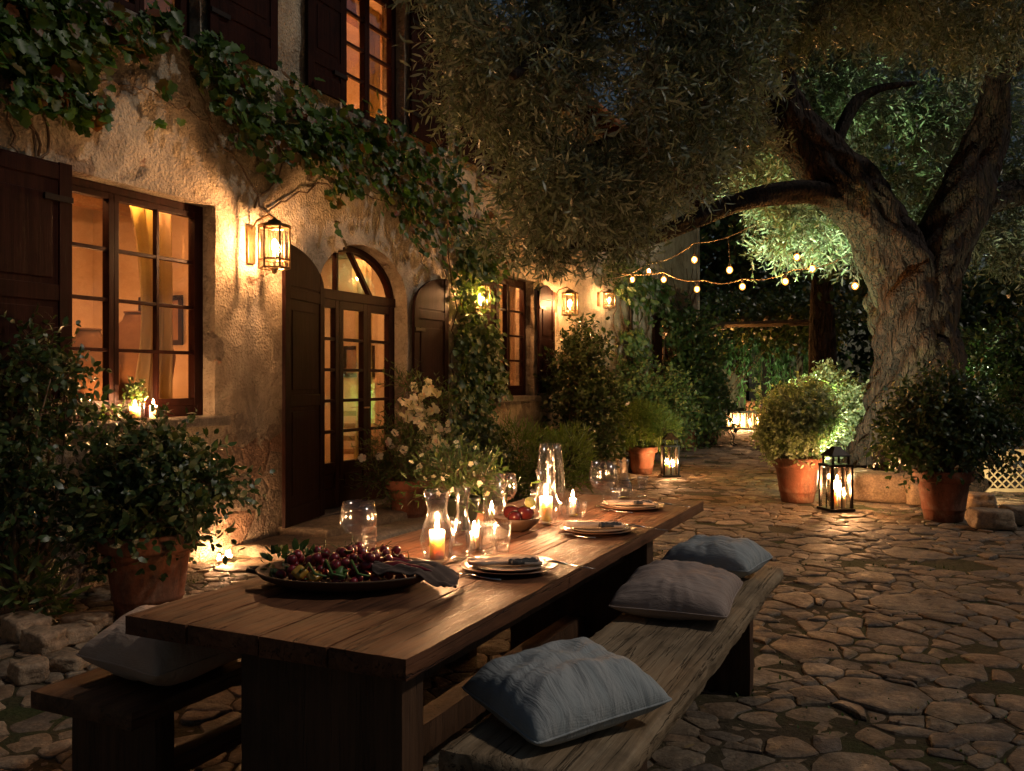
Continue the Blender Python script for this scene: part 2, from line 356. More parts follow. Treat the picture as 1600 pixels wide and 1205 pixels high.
def blob_points(blobs, n, seed, inner=.5):
    vol = np.array([(b[3]*b[4]*b[5])**(2/3) for b in blobs]); cnt = (vol/vol.sum()*n).astype(int)+1
    P = []; D = []
    for bl, c in zip(blobs, cnt):
        d = norm(rng.normal(size=(c, 3))); s = bl[0]*3.1+bl[1]+seed
        r = (1+.34*wob(d, s)+.2*wob(d*2.2, s+5))*(inner+(1-inner)*rng.random(c)**.6)
        P.append(np.array(bl[:3])+d*r[:, None]*np.array(bl[3:6])); D.append(d)
    return np.concatenate(P), np.concatenate(D)
def bush(name, blobs, n, size, m, tmpl, parent=None, seed=0, up=.25, rnd=.7, inner=.5):
    if n > 800 and tmpl is not T_NEEDLE:
        P, D = blob_points(blobs, n//8, seed, inner); k = len(P)
        return sprigs(name, P-D*size*1.2, norm(D*.8+rnd*.65*rng.normal(size=(k, 3))+np.array([0, 0, up+.15])), m, parent, size, 8, tmpl, .3, size*4.2, True, .9)
    P, D = blob_points(blobs, n, seed, inner)
    k = len(P); ax = norm(D+rnd*rng.normal(size=(k, 3))+np.array([0, 0, up])); nr = norm(D*.6+rng.normal(size=(k, 3))*.6+np.array([0, 0, .5]))
    return leaves(name, tmpl, P, ax, nr, size*(.6+.6*rng.random(k)), m, parent)
def sprigs(name, P, D, m, parent, leaf=.075, per=12, tmpl=T_LONG, droop=.25, length=.26, twigs=True, jit=.5):
    """twigs with paired leaves set along them"""
    N = len(P); t = (np.arange(per)//2+1)/(per/2+.5)
    D = norm(D); side = norm(np.cross(D, norm(rng.normal(size=(N, 3))))); L = length*(.6+.8*rng.random(N))
    s2 = np.cross(D, side)
    base = P[:, None, :]+D[:, None, :]*(t[None, :, None]*L[:, None, None])
    bend = norm(rng.normal(size=(N, 3)))*.3+np.array([0, 0, -droop])
    base = base+bend[:, None, :]*(t**2)[None, :, None]*L[:, None, None]*.6
    sg = np.where(np.arange(per) % 2 == 0, 1., -1.)[None, :, None]
    alt = ((np.arange(per)//2) % 2)[None, :, None]
    out = sg*(side[:, None, :]*(1-alt)+s2[:, None, :]*alt)
    ax = norm(out*.75+D[:, None, :]*.7+rng.normal(size=(N, per, 3))*jit*.5).reshape(-1, 3)
    nr = norm(np.broadcast_to(D[:, None, :], (N, per, 3))+rng.normal(size=(N, per, 3))*.5+np.array([0, 0, .4])).reshape(-1, 3)
    o = leaves(name, tmpl, base.reshape(-1, 3), ax, nr, (leaf*(.5+.85*rng.random(N*per))), m, parent)
    if twigs:
        w = .0022*(leaf/.075)
        q = [P, P+D*(L*.5)[:, None]+bend*(L*.15)[:, None], P+D*L[:, None]+bend*(L*.6)[:, None]]
        V = np.stack([q[0]-side*w, q[0]+side*w, q[0]+s2*w*1.6, q[1]-side*w*.8, q[1]+side*w*.8, q[1]+s2*w*1.3, q[2]], 1)
        Fc = np.array([(0, 1, 4), (0, 4, 3), (1, 2, 5), (1, 5, 4), (2, 0, 3), (2, 3, 5), (3, 4, 6), (4, 5, 6), (5, 3, 6)])
        npmesh('twigs', V.reshape(-1, 3), (Fc[None]+(np.arange(N)*7)[:, None, None]).reshape(-1, 3), twig_m, parent)
    return o
def stems_mb(base, tips, r0=.012, r1=.004, sway=.08, n=5):
    mb = MB()
    for tp in tips:
        p0 = Vector(base)+Vector((random.uniform(-.03, .03), random.uniform(-.03, .03), 0)); p1 = Vector(tp); pts = []
        off = Vector((random.uniform(-1, 1), random.uniform(-1, 1), random.uniform(-.3, .3)))*sway
        for i in range(n+1):
            t = i/n; pts.append(p0.lerp(p1, t)+off*math.sin(t*PI)+Vector((0, 0, .15*math.sin(t*PI)))*(p1-p0).length*.3)
        mb.tube(pts, [r0+(r1-r0)*i/n for i in range(n+1)], 6)
    return mb
# ---------------------------------------------------------------- ground
def build_ground():
    # earth sheet to the horizon, fine near, coarse far
    xs = sorted(set([-400, -120, -40]+[round(-12+i*.5, 3) for i in range(57)]+[30, 80, 400])); ys = sorted(set([-300, -60, -10]+[round(-2+i*.5, 3) for i in range(80)]+[50, 90, 200, 500]))
    V = []; 
    for y in ys:
        for x in xs:
            V.append((x, y, -.009+(.012*mnoise.noise(Vector((x, y, 0))) if abs(x) < 20 and 0 < y < 40 else 0)))
    n = len(xs); Fc = [(j*n+i, j*n+i+1, (j+1)*n+i+1, (j+1)*n+i) for j in range(len(ys)-1) for i in range(n-1)]
    m, t = nt('mossy_earth'); b = NB(t); co = coords(b)
    c = ramp(b, noise_t(b, co, 1.2, 7, .65), [(.35, (.085, .062, .042)), (.5, (.07, .058, .032)), (.65, (.05, .062, .022))])
    c = mixc(b, .7, c, ramp(b, noise_t(b, co, 40, 5, .7), [(.3, .5), (.7, 1.5)]), 'MULTIPLY')
    finish(b, c, .95, bumpn(b, noise_t(b, co, 35, 6, .7), .9, .03), .15)
    tag(mesh('ground', V, Fc, m), kind='structure')
def build_paving():
    # crazy paving: a power diagram of stones of very different sizes, each one a worn, rounded block
    X0, X1, Y0, Y1 = -5.35, 7.2, .2, 30.
    cell = .5; grid = {}; pts = []
    def near(x, y, k=2):
        i, j = int((x-X0)//cell), int((y-Y0)//cell)
        for a in range(i-k, i+k+1):
            for c_ in range(j-k, j+k+1):
                for q in grid.get((a, c_), ()): yield q
    rr = random.Random(11)
    for rad, tries in ((.30, 200), (.22, 700), (.15, 2600), (.095, 18000), (.06, 80000), (.042, 60000)):
        for _ in range(tries):
            x = rr.uniform(X0, X1); y = rr.uniform(Y0, Y1)
            if (rad < .08 and y > 14) or (rad < .05 and (y > 7 or x > 4.5)): continue
            big = mnoise.noise(Vector((x*.35, y*.35, 3)))   # drifts of small cobbles and of large flags
            near_cob = max(0, 1-abs(y-2.2)/2.4)*.55+(.6 if x < -2.3 and y < 5.5 else 0)
            if (rad > .2 and big-near_cob < -.12) or (rad > .12 and big-near_cob < -.5): continue
            r = rad*rr.uniform(.82, 1.15)
            if all((x-pts[q][0])**2+(y-pts[q][1])**2 > ((r+pts[q][2])*.9)**2 for q in near(x, y)):
                grid.setdefault((int((x-X0)//cell), int((y-Y0)//cell)), []).append(len(pts)); pts.append((x, y, r))
    V = []; Fc = []
    def warp(p):
        a, c_ = p; v = Vector((a*1.7, c_*1.7, 9)); v2 = Vector((a*5.5, c_*5.5, 3))
        return (a+.13*mnoise.noise(v)+.032*mnoise.noise(v2), c_+.13*mnoise.noise(v+Vector((0, 0, 40)))+.032*mnoise.noise(v2+Vector((0, 0, 40))))
    for idx, (x, y, r) in enumerate(pts):
        L = r*2.4+.14; poly = [(x+L*math.cos(k*PI/5+.2), y+L*math.sin(k*PI/5+.2)) for k in range(10)]
        for q in near(x, y):
            if q == idx: continue
            qx, qy, qr = pts[q]; dx, dy = qx-x, qy-y; d2 = dx*dx+dy*dy
            if d2 > (L+.8)**2: continue
            w = (d2+r*r-qr*qr)/2      # points p with (p-c).d <= w stay
            d = math.sqrt(d2); w -= d*rr.uniform(.002, .008)
            out = []; m_ = len(poly)
            for k in range(m_):
                a, c_ = poly[k], poly[(k+1) % m_]
                fa = (a[0]-x)*dx+(a[1]-y)*dy-w; fc = (c_[0]-x)*dx+(c_[1]-y)*dy-w
                if fa <= 0: out.append(a)
                if (fa < 0) != (fc < 0):
                    s_ = fa/(fa-fc); out.append((a[0]+(c_[0]-a[0])*s_, a[1]+(c_[1]-a[1])*s_))
            poly = out
            if len(poly) < 3: break
        if len(poly) < 3: continue
        for it in range(1 if r < .2 else 0):      # worn corners
            out = []
            for k in range(len(poly)):
                a, c_ = poly[k], poly[(k+1) % len(poly)]
                f_ = .13; out += [(a[0]*(1-f_)+c_[0]*f_, a[1]*(1-f_)+c_[1]*f_), (a[0]*f_+c_[0]*(1-f_), a[1]*f_+c_[1]*(1-f_))]
            poly = out
        if y < 14:
            out = []
            for k in range(len(poly)):
                a, c_ = poly[k], poly[(k+1) % len(poly)]; le = math.hypot(a[0]-c_[0], a[1]-c_[1]); m_ = max(1, int(le/(.045 if y < 8 else .08)))
                for q_ in range(m_):
                    t_ = q_/m_; px_, py_ = a[0]+(c_[0]-a[0])*t_, a[1]+(c_[1]-a[1])*t_
                    am = .010 if r < .15 else .017
                    out.append((px_+am*mnoise.noise(Vector((px_*9, py_*9, idx*1.7))), py_+am*mnoise.noise(Vector((px_*9, py_*9, idx*1.7+50)))))
            poly = out
        poly = [p for k, p in enumerate(poly) if (p[0]-poly[k-1][0])**2+(p[1]-poly[k-1][1])**2 > 1e-5]
        poly = [warp(p) for p in poly]; n = len(poly)
        if n < 3: continue
        cx = sum(p[0] for p in poly)/n; cy = sum(p[1] for p in poly)/n
        tx, ty = rr.gauss(0, .008), rr.gauss(0, .008); h = rr.gauss(.001, .0035)-.014*(r > .0)*(rr.random() < .15)
        dome = .003*min(1, .3+(.15-r)*5) if r < .15 else .0
        ew = min(.022, r*.2)/r; rings = [(1.0, -.05), (1.0, -.008), (1-ew*.3, -.002), (1-ew, .001), (.6, .6)]
        b0 = len(V); jit = [1.0]*n
        for ri, (s_, z) in enumerate(rings):
            for k, p in enumerate(poly):
                q = s_ if ri < 4 else .55
                px, py = cx+(p[0]-cx)*q*jit[k], cy+(p[1]-cy)*q*jit[k]
                zz = h+tx*(px-cx)+ty*(py-cy)+(z if ri < 4 else .002+dome*.8)
                if ri > 1: zz += .009*mnoise.noise(Vector((px*7, py*7, idx)))+.006*mnoise.noise(Vector((px*19, py*19, idx)))
                V.append((px, py, zz if ri else -.06))
        for ri in range(4):
            for k in range(n): Fc.append((b0+ri*n+k, b0+ri*n+(k+1) % n, b0+(ri+1)*n+(k+1) % n, b0+(ri+1)*n+k))
        V.append((cx, cy, h+.002+dome)); 
        for k in range(n): Fc.append((b0+4*n+k, b0+4*n+(k+1) % n, len(V)-1))
    o = tag(mesh('stone_pavement', V, Fc, paving), kind='structure'); o.data.set_sharp_from_angle(angle=R(17))
    # moss and little weeds in the joints
    N = 9000; x = rng.uniform(-5.2, 5, N*3); y = rng.uniform(1.2, 22, N*3)
    k = wob(np.stack([x*.35, y*.35, x*0], 1), 4) > .1; x = x[k][:N]; y = y[k][:N]; n = len(x)
    P = np.stack([x, y, np.full(n, -.014)], 1); ax = norm(rng.normal(size=(n, 3))*.55+np.array([0, 0, 1.]))
    o = leaves('moss', T_OVAL, P, ax, rng.normal(size=(n, 3)), .012+.018*rng.random(n), mid_leaf); tag(o, 'low green moss growing in the joints of the stone paving', 'moss', kind='stuff')
build_ground(); build_paving()
n = 420; P = np.stack([rng.uniform(-5, 4, n), rng.uniform(1.2, 14, n), np.full(n, .012)], 1)
DRY = leafmat('dry_olive_leaves', (.16, .11, .05), (.24, .17, .08), (.10, .10, .05), None, .7, .1, .2)
tag(leaves('fallen_leaves', T_LONG, P, norm(rng.normal(size=(n, 3))*np.array([1, 1, .12])), norm(rng.normal(size=(n, 3))*.25+np.array([0, 0, 1.])), .045+.03*rng.random(n), DRY), 'dry fallen olive leaves scattered over the paving', 'leaves', kind='stuff')
# ---------------------------------------------------------------- house
house = thing('rustic_house', 'old two-storey plastered stone house with dark brown shutters and lit windows', 'house')
DW0, DW1, DSP, DRI = 7.06, 8.70, 2.38, .56      # arched door opening
OPEN = [(4.26, 5.67, 1.20, 2.97), (11.0, 12.3, 1.27, 3.0), (19.2, 20.4, 1.6, 2.9), (7.45, 8.64, 4.25, 5.85), (4.45, 5.50, 4.25, 5.85), (10.5, 11.6, 4.25, 5.85)]
REV = .30
def wall_disp(y, z):
    v = Vector((y, z, 0)); return .022*mnoise.noise(v*1.3)+.012*mnoise.noise(v*4.1+Vector((7, 0, 0)))+.005*mnoise.noise(v*11)
def build_wall():
    def lines(brk, step):
        out = []
        for a, b_ in zip(brk[:-1], brk[1:]):
            st = step(a); n = max(1, round((b_-a)/st)); out += [a+(b_-a)*k/n for k in range(n)]
        return out+[brk[-1]]
    yb = sorted({0., 14., 22.8, DW0, DW1}|{o[0] for o in OPEN}|{o[1] for o in OPEN}); zb = sorted({-.1, .16, DSP, 6.1}|{o[2] for o in OPEN}|{o[3] for o in OPEN})
    ys = lines(yb, lambda a: .035 if 3 < a < 14 else .08); zs = lines(zb, lambda a: .035 if a < 5.5 else .06)
    ny, nz = len(ys), len(zs); dc, dr = (DW0+DW1)/2, (DW1-DW0)/2
    def snap(y, z):
        if z > DSP and abs(y-dc) <= dr+.03:
            q = math.hypot((y-dc)/dr, (z-DSP)/DRI)
            if q > 1e-6 and abs(q-1) < .036: return dc+(y-dc)/q, DSP+(z-DSP)/q
        return y, z
    def hole(y, z):
        if DW0 < y < DW1 and .16 < z <= DSP: return True
        if z > DSP and math.hypot((y-dc)/dr, (z-DSP)/DRI) < .995: return True
        return any(o[0] < y < o[1] and o[2] < z < o[3] for o in OPEN)
    bm = bmesh.new(); vs = []; yz = []
    for z in zs:
        for y in ys:
            a, c_ = snap(y, z); yz.append((a, c_)); vs.append(bm.verts.new((WX+wall_disp(a, c_), a, c_)))
    for j in range(nz-1):
        for i in range(ny-1):
            q = [j*ny+i, j*ny+i+1, (j+1)*ny+i+1, (j+1)*ny+i]
            cy = sum(yz[k][0] for k in q)/4; cz = sum(yz[k][1] for k in q)/4
            if not hole(cy, cz): bm.faces.new([vs[k] for k in q])
    bmesh.ops.delete(bm, geom=[v for v in bm.verts if not v.link_faces], context='VERTS')
    ed = [e for e in bm.edges if e.is_boundary and not any(abs(e.verts[k].co.z-zz) < .002 and abs(e.verts[1-k].co.z-zz) < .002 for k in (0,) for zz in (-.1, 6.1)) and not all(v.co.y < .01 or v.co.y > 22.79 for v in e.verts)]
    # rounded plaster edge, then the deep reveal
    for dx in (-.012, -REV):
        r = bmesh.ops.extrude_edge_only(bm, edges=ed)
        nv = [g for g in r['geom'] if isinstance(g, bmesh.types.BMVert)]; ed = [g for g in r['geom'] if isinstance(g, bmesh.types.BMEdge)]
        for v in nv: v.co.x = WX+dx+(wall_disp(v.co.y, v.co.z)*.6 if dx > -.1 else 0)
    bmesh.ops.recalc_face_normals(bm, faces=bm.faces)
    me = bpy.data.meshes.new('wall'); bm.to_mesh(me); bm.free(); me.polygons.foreach_set('use_smooth', [True]*len(me.polygons)); me.materials.append(plaster)
    o = bpy.data.objects.new('wall', me); C.objects.link(o); o.parent = house
    e = o.modifiers.new('edge', 'EDGE_SPLIT'); e.split_angle = R(50)
build_wall()
MB().box(-13, WX+.005, 22.8, 23.0, -.1, 6.1).box(-13, WX, -.2, 0, -.1, 6.1).box(-13.2, -13, -.2, 23, -.1, 6.1).build('side_wall', plaster, house)
# plaster lintel band over the near window and the projecting plinth stones
mb = MB()
rf = MB().prism([(-4.95, 6.02), (-4.95, 6.10), (-9.3, 8.2), (-9.3, 8.1)], lambda a, b_, s: (a, -.3 if s == 0 else 23.2, b_)).prism([(-9.31, 8.1), (-9.31, 8.2), (-13.6, 6.10), (-13.6, 6.02)], lambda a, b_, s: (a, -.3 if s == 0 else 23.2, b_)).build('roof', tile_m, house)
mb = MB()
for k in range(60): MB().box(-5.44, -5.0, .2+k*.39, .28+k*.39, 5.93, 6.015).build('rafter', framewood, house)
# rooms behind the openings, closed boxes that only open into the reveals
def room(y0, y1, z0, z1, depth, beams=2, m=roomw):
    xf, xb = WX-.04, WX-depth; mb = MB()
    q = [(xf, y0, z0), (xf, y1, z0), (xf, y1, z1), (xf, y0, z1), (xb, y0, z0), (xb, y1, z0), (xb, y1, z1), (xb, y0, z1)]
    mb.add(q, [(4, 5, 6, 7), (0, 1, 5, 4), (3, 7, 6, 2), (0, 4, 7, 3), (1, 2, 6, 5)]).build('room_walls', m, house, fix=False)
    mb = MB()
    for k in range(beams):
        x = xf-.7-k*1.0; mb.box(x-.09, x+.09, y0, y1, z1-.24, z1-.003)
    if beams: mb.build('ceiling_beams', beamw, house, bev=.01)
room(2.4, 6.6, .15, 3.38, 2.6, 2); room(6.66, 9.9, .15, 3.38, 3.2, 2); room(10.0, 14, .15, 3.35, 2.4, 1); room(18, 21.5, .15, 3.2, 2.2, 0)
room(6.7, 9.8, 3.4, 6.0, 2.6, 1); room(3, 6.6, 3.4, 6.0, 2.4, 1); room(10, 13, 3.4, 6.0, 2.4, 0)
def window(y0, y1, z0, z1, cols, rows, rec=.16, sill=True, label=None):
    xf = WX-rec; mb = MB(); fw = .062; g = .004
    y0 += .003; y1 -= .003; z0 += .003; z1 -= .003
    mb.box(xf-.05, xf+.03, y0, y0+fw, z0, z1); mb.box(xf-.05, xf+.03, y1-fw, y1, z0, z1)
    mb.box(xf-.048, xf+.028, y0+fw, y1-fw, z1-fw, z1); mb.box(xf-.048, xf+.028, y0+fw, y1-fw, z0, z0+fw*1.4)
    wy0, wy1, wz0, wz1 = y0+fw, y1-fw, z0+fw*1.4, z1-fw
    half = [(wy0, wy0+(wy1-wy0)*cols[0]/sum(cols)), (wy0+(wy1-wy0)*cols[0]/sum(cols), wy1)] if len(cols) > 1 else [(wy0, wy1)]
    fr = mb.build('window', framewood, house, bev=.004)
    if label: fr['label'] = label
    for (a, b_), nc in zip(half, cols):
        s = MB(); sw = .045; x0, x1 = xf-.03, xf+.042
        s.box(x0, x1, a+.002, a+sw, wz0, wz1); s.box(x0, x1, b_-sw, b_-.002, wz0, wz1)
        s.box(x0+.002, x1-.002, a+sw, b_-sw, wz1-sw, wz1-.001); s.box(x0+.002, x1-.002, a+sw, b_-sw, wz0+.001, wz0+sw*1.3)
        ia, ib, ja, jb = a+sw, b_-sw, wz0+sw*1.3, wz1-sw
        for k in range(1, nc): y = ia+(ib-ia)*k/nc; s.box(x0+.02, x1-.008, y-.014, y+.014, ja, jb)
        for k in range(1, rows): z = ja+(jb-ja)*k/rows; s.box(x0+.018, x1-.010, ia, ib, z-.014, z+.014)
        so = s.build('sash', framewood, fr, bev=.003)
        MB().box(x0+.028, x0+.032, ia, ib, ja, jb).build('pane', pane_g, fr)
    if sill:
        MB().box(WX-REV, WX+.09, y0-.08, y1+.1, z0-.085, z0-.006).build('sill', stepm, fr, bev=.012)
    return fr
window(*OPEN[0], (1, 2), 4)
window(*OPEN[1], (1, 1), 4); window(*OPEN[2], (1, 1), 3); window(*OPEN[3], (1, 1), 4, .14); window(*OPEN[4], (1, 1), 4, .14); window(*OPEN[5], (1, 1), 4, .14)
# shutters: s runs from the hinge to the free edge
def shutter(yh, dirn, w, z0, top, ang=0., rails=(.5,), off=.03, label=None, planks=True):
    """dirn -1 opens to smaller Y; ang swings the free edge out from the wall; top(s) is the outline"""
    ca, sa = math.cos(ang), math.sin(ang)
    def P(s, z, d): return (WX+.012+off+s*sa+d*ca, yh+dirn*(s*ca-d*sa), z)
    N = 14; th = .035
    def strip(s0, s1, f0, f1, d0, d1, k=N):
        pts = [(s0+(s1-s0)*i/k, f0(s0+(s1-s0)*i/k)) for i in range(k+1)]+[(s1-(s1-s0)*i/k, f1(s1-(s1-s0)*i/k)) for i in range(k+1)]
        return pts, (lambda a, b_, sd: P(a, b_, d0 if sd == 0 else d1))
    b0 = lambda s: z0
    mb = MB(); mb.prism(*strip(.004, w-.004, lambda s: z0+.004, lambda s: top(s)-.004, .008, .022))
    st = .1
    for s0, s1 in ((0, st), (w-st, w)): mb.prism(*strip(s0, s1, b0, top, 0, th, 4))
    tmin = top(0); H = tmin-z0
    mb.prism(*strip(st+.0005, w-st-.0005, b0, lambda s: z0+.17, .002, th-.002, 1))
    for r_ in rails: mb.prism(*strip(st+.0005, w-st-.0005, lambda s: z0+H*r_-.055, lambda s: z0+H*r_+.055, .002, th-.002, 1))
    mb.prism(*strip(st+.0005, w-st-.0005, lambda s: tmin-.12, lambda s: tmin-.02, .002, th-.002, 1))
    if top(w)-tmin > .1: mb.prism(*strip(st+.0005, w-st-.0005, lambda s: tmin+.0, top, .001, th-.006, N))
    lv = [z0+.17]+[z0+H*r_ for r_ in rails]+[tmin-.12]
    for a, c_ in zip(lv[:-1], lv[1:]):      # raised fielded panel
        a2, c2 = a+.1, c_-.1
        if c2-a2 > .1: mb.prism(*strip(st+.05, w-st-.05, lambda s: a2, lambda s: c2, .02, .03, 1))
    o = mb.build('shutter', darkwood, house, bev=.004)
    if label: o['label'] = label
    if ang == 0:
        for zz in (z0+.25, tmin-.25): MB().box(P(0, 0, 0)[0], P(0, 0, 0)[0]+.05, *sorted((P(.003, 0, 0)[1], P(.22, 0, 0)[1])), zz-.02, zz+.02).build('hinge', blackmetal, o)
    return o
shutter(4.24, -1, .70, 1.2, lambda s: 2.99)
dw = .80
arch_top = lambda s: 2.34+.40*math.sqrt(max(0, 1-(1-min(1, max(0, s/dw)))**2))
shutter(7.10, -1, .84, .17, lambda s: 2.36+.38*math.sqrt(max(0, 1-(1-min(1, s/.84))**2)), R(13), (.52,), .0, 'arched shutter swung half open beside the door')
shutter(8.74, 1, dw, .17, arch_top, 0, (.52,))
shutter(12.34, 1, .62, 1.3, lambda s: 2.86+.12*math.sin(PI*min(1, max(0, s/.62))), 0, (.5,))
shutter(10.96, -1, .62, 1.3, lambda s: 2.86+.12*math.sin(PI*min(1, max(0, s/.62))), 0, (.5,))
shutter(20.44, 1, .6, 1.6, lambda s: 2.9, 0); shutter(19.16, -1, .6, 1.6, lambda s: 2.9, 0)
for y, d in ((8.68, 1), (7.43, -1), (5.54, 1), (11.64, 1), (10.46, -1)): shutter(y, d, .84 if d > 0 and y < 9 else .62, 4.32, lambda s: 5.88, 0, (.2, .6))
# arched door: three tall leaves of five panes, a fanlight over them
def door():
    xf = WX-.2; dc, dr = (DW0+DW1)/2, (DW1-DW0)/2; fr = MB(); x0, x1 = xf-.05, xf+.03
    z0 = .165; tz = DSP-.04
    fr.box(x0, x1, DW0+.003, DW0+.06, z0, tz); fr.box(x0, x1, DW1-.06, DW1-.003, z0, tz); fr.box(x0-.01, x1+.015, DW0+.003, DW1-.003, tz, tz+.10)
    N = 28; outer = []; inner = []
    for k in range(N+1):
        a = PI*k/N; outer.append((dc-(dr-.004)*math.cos(a), DSP+(DRI-.004)*math.sin(a))); inner.append((dc-(dr-.065)*math.cos(a), DSP+(DRI-.065)*math.sin(a)))
    for k in range(N):
        q = [outer[k], outer[k+1], inner[k+1], inner[k]]
        if min(p[1] for p in q) < tz+.098: q = [(p[0], max(p[1], tz+.098)) for p in q]
        fr.prism(q, lambda a, b_, s: (x0+.002 if s == 0 else x1-.002, a, b_))
    d = fr.build('door_frame', framewood, house)
    tri = MB(); yb = DW0+.06+.5           # fanlight bars: one upright, one swept
    tri.box(x0+.01, x1-.01, yb-.016, yb+.016, tz+.1, DSP+DRI*.86)
    pts = [(dc-.02+.42*(1-math.cos(t*PI/2)), DSP+.02+.48*math.cos(t*PI/2)) for t in [i/12 for i in range(13)]]
    for (a, c_), (a2, c2) in zip(pts[:-1], pts[1:]):
        tri.add([(xx, p, q) for xx in (x0+.012, x1-.012) for p, q in ((a-.014, c_-.014), (a+.014, c_+.014), (a2+.014, c2+.014), (a2-.014, c2-.014))], [(0, 1, 2, 3), (7, 6, 5, 4), (0, 4, 5, 1), (1, 5, 6, 2), (2, 6, 7, 3), (3, 7, 4, 0)])
    fl = tri.build('fanlight', framewood, d)
    MB().prism([(dc-(dr-.06)*math.cos(PI*k/24), max(tz+.1, DSP+(DRI-.06)*math.sin(PI*k/24))) for k in range(25)], lambda a, b_, s: (xf-.012+.004*s, a, b_)).build('pane', pane_g, d)
    w = (DW1-DW0-.12)/3
    for k in range(3):
        a, b_ = DW0+.06+k*w+.002, DW0+.06+(k+1)*w-.002; s = MB(); sw = .068; u0, u1 = xf-.028, xf+.042
        s.box(u0, u1, a, a+sw, z0+.005, tz-.003); s.box(u0, u1, b_-sw, b_, z0+.005, tz-.003)
        s.box(u0+.002, u1-.002, a+sw, b_-sw, tz-.09, tz-.005); s.box(u0+.002, u1-.002, a+sw, b_-sw, z0+.007, z0+.2); s.box(u0+.002, u1-.002, a+sw, b_-sw, .54, .64)
        s.box(u0+.02, u1-.02, a+sw, b_-sw, z0+.2, .54); s.box(u0+.015, u1-.008, a+sw+.04, b_-sw-.04, z0+.23, .51)
        ja, jb = .64, tz-.09
        for r_ in range(1, 5): z = ja+(jb-ja)*r_/5; s.box(u0+.015, u1-.006, a+sw, b_-sw, z-.016, z+.016)
        so = s.build('door_leaf', framewood, d, bev=.003)
        MB().box(u0+.026, u0+.031, a+sw, b_-sw, ja, jb).build('pane', pane_g, so)
        if k == 1: MB().tube([(u1, b_-.03, 1.2), (u1+.05, b_-.03, 1.2), (u1+.052, b_-.13, 1.2)], .009, 8).build('handle', brass, so)
    MB().box(WX-REV, WX+.03, DW0, DW1, .1, .163).build('threshold', stepm, d, bev=.01)
door()
# drainpipe and a stone corbel strip
o = MB().tube([(WX+.07, 16.9, .05), (WX+.07, 16.9, 5.8)], .045, 10).build('downpipe', blackmetal, house)
# curtains and things inside
def curtain(y0, y1, z0, z1, x, label, n=26):
    V = []; k = 9
    for j in range(k):
        z = z1+(z0-z1)*j/(k-1); w = 1-.25*math.sin(min(1, j/(k-1)*1.2)*PI)
        for i in range(n*3):
            t = i/(n*3-1); y = y0+(y1-y0)*t*w; V.append((x+.03*math.sin(t*n*.75+.3*j)+.01*math.sin(t*40), y, z))
    m_ = n*3
    o = mesh('curtain', V, [(j*m_+i, j*m_+i+1, (j+1)*m_+i+1, (j+1)*m_+i) for j in range(k-1) for i in range(m_-1)], curtainm)
    tag(o, label, 'curtain')
curtain(5.66, 5.22, 1.0, 2.95, WX-.5, 'gathered linen curtain inside the near ground floor window, right side')
curtain(4.1, 4.42, 1.0, 2.95, WX-.55, 'linen curtain at the left jamb of the near ground floor window')
curtain(8.75, 8.4, .2, 2.9, WX-.55, 'pale curtain hanging behind the right leaf of the arched door')
curtain(8.7, 8.25, 4.1, 5.8, WX-.4, 'sheer curtain behind the right half of the lit upper window')
curtain(12.35, 12.0, 1.0, 2.95, WX-.45, 'curtain behind the far ground floor window by the wall lantern')
def jar(y, x, z, s, label, prof):
    t = thing('clay_jar', label, 'jar', (x, y, z))
    MB().lathe([(r_*s, q*s) for r_, q in prof], 28).build('body', clay, t, True)
    MB().lathe([(prof[-1][0]*s-.004, prof[-1][1]*s), (prof[-1][0]*s+.012, prof[-1][1]*s+.005), (prof[-1][0]*s+.012, prof[-1][1]*s+.02), (prof[-1][0]*s-.006, prof[-1][1]*s+.02)], 28).build('rim', clay, t, True)
pj = [(.001, 0), (.10, 0), (.12, .03), (.2, .2), (.22, .34), (.17, .48), (.09, .56), (.075, .6)]
def sideboard():
    t = thing('sideboard', 'wooden sideboard under the jars inside the near window', 'sideboard', (WX-.95, 5.45, .35))
    MB().box(-.3, .28, -1.2, 1.0, .82, .87).build('top', beamw, t, bev=.005); MB().box(-.28, .25, -1.15, .95, .08, .82).build('cabinet', beamw, t, bev=.004)
    for a in (-.24, .2):
        for c_ in (-1.1, .88): MB().box(a, a+.06, c_, c_+.06, 0, .08).build('leg', beamw, t)
    for c_ in (-1.1, -.4, .3): MB().box(.25, .262, c_, c_+.58, .14, .78).build('door', beamw, t, bev=.003)
sideboard()
jar(5.17, WX-.9, 1.22, 1.15, 'round clay jar on the sideboard, left one in the near window', pj)
jar(5.72, WX-.95, 1.22, 1.45, 'large clay jar on the sideboard, middle pane of the near window', pj)
def picture(x, y, z, w, h, rx, label):
    t = thing('picture', label, 'picture', (x, y, z), 0)
    MB().box(-w/2, w/2, -.02, 0, -h/2, -h/2+.05).box(-w/2, w/2, -.02, 0, h/2-.05, h/2).box(-w/2, -w/2+.05, -.02, 0, -h/2+.05, h/2-.05).box(w/2-.05, w/2, -.02, 0, -h/2+.05, h/2-.05).build('frame', framewood, t)
    MB().box(-w/2+.05, w/2-.05, -.012, 0, -h/2+.05, h/2-.05).build('canvas', clay, t)
picture(WX-1.5, 9.89, 1.75, .5, .42, 0, 'small framed picture on the inner wall seen through the arched door')
picture(WX-1.6, 6.59, 2.1, .6, .5, 0, 'framed picture inside the near ground floor window')
t = thing('dining_chair', 'ladder-back chair standing inside the arched door', 'chair', (WX-.95, 8.95, .17), R(200))
MB().box(-.21, .21, -.2, .2, .44, .47).build('seat', beamw, t, bev=.005)
for a in (-.19, .19):
    for b_ in (-.18, .18): MB().box(a-.018, a+.018, b_-.018, b_+.018, 0, .44 if b_ < 0 else 1.0).build('leg', beamw, t)
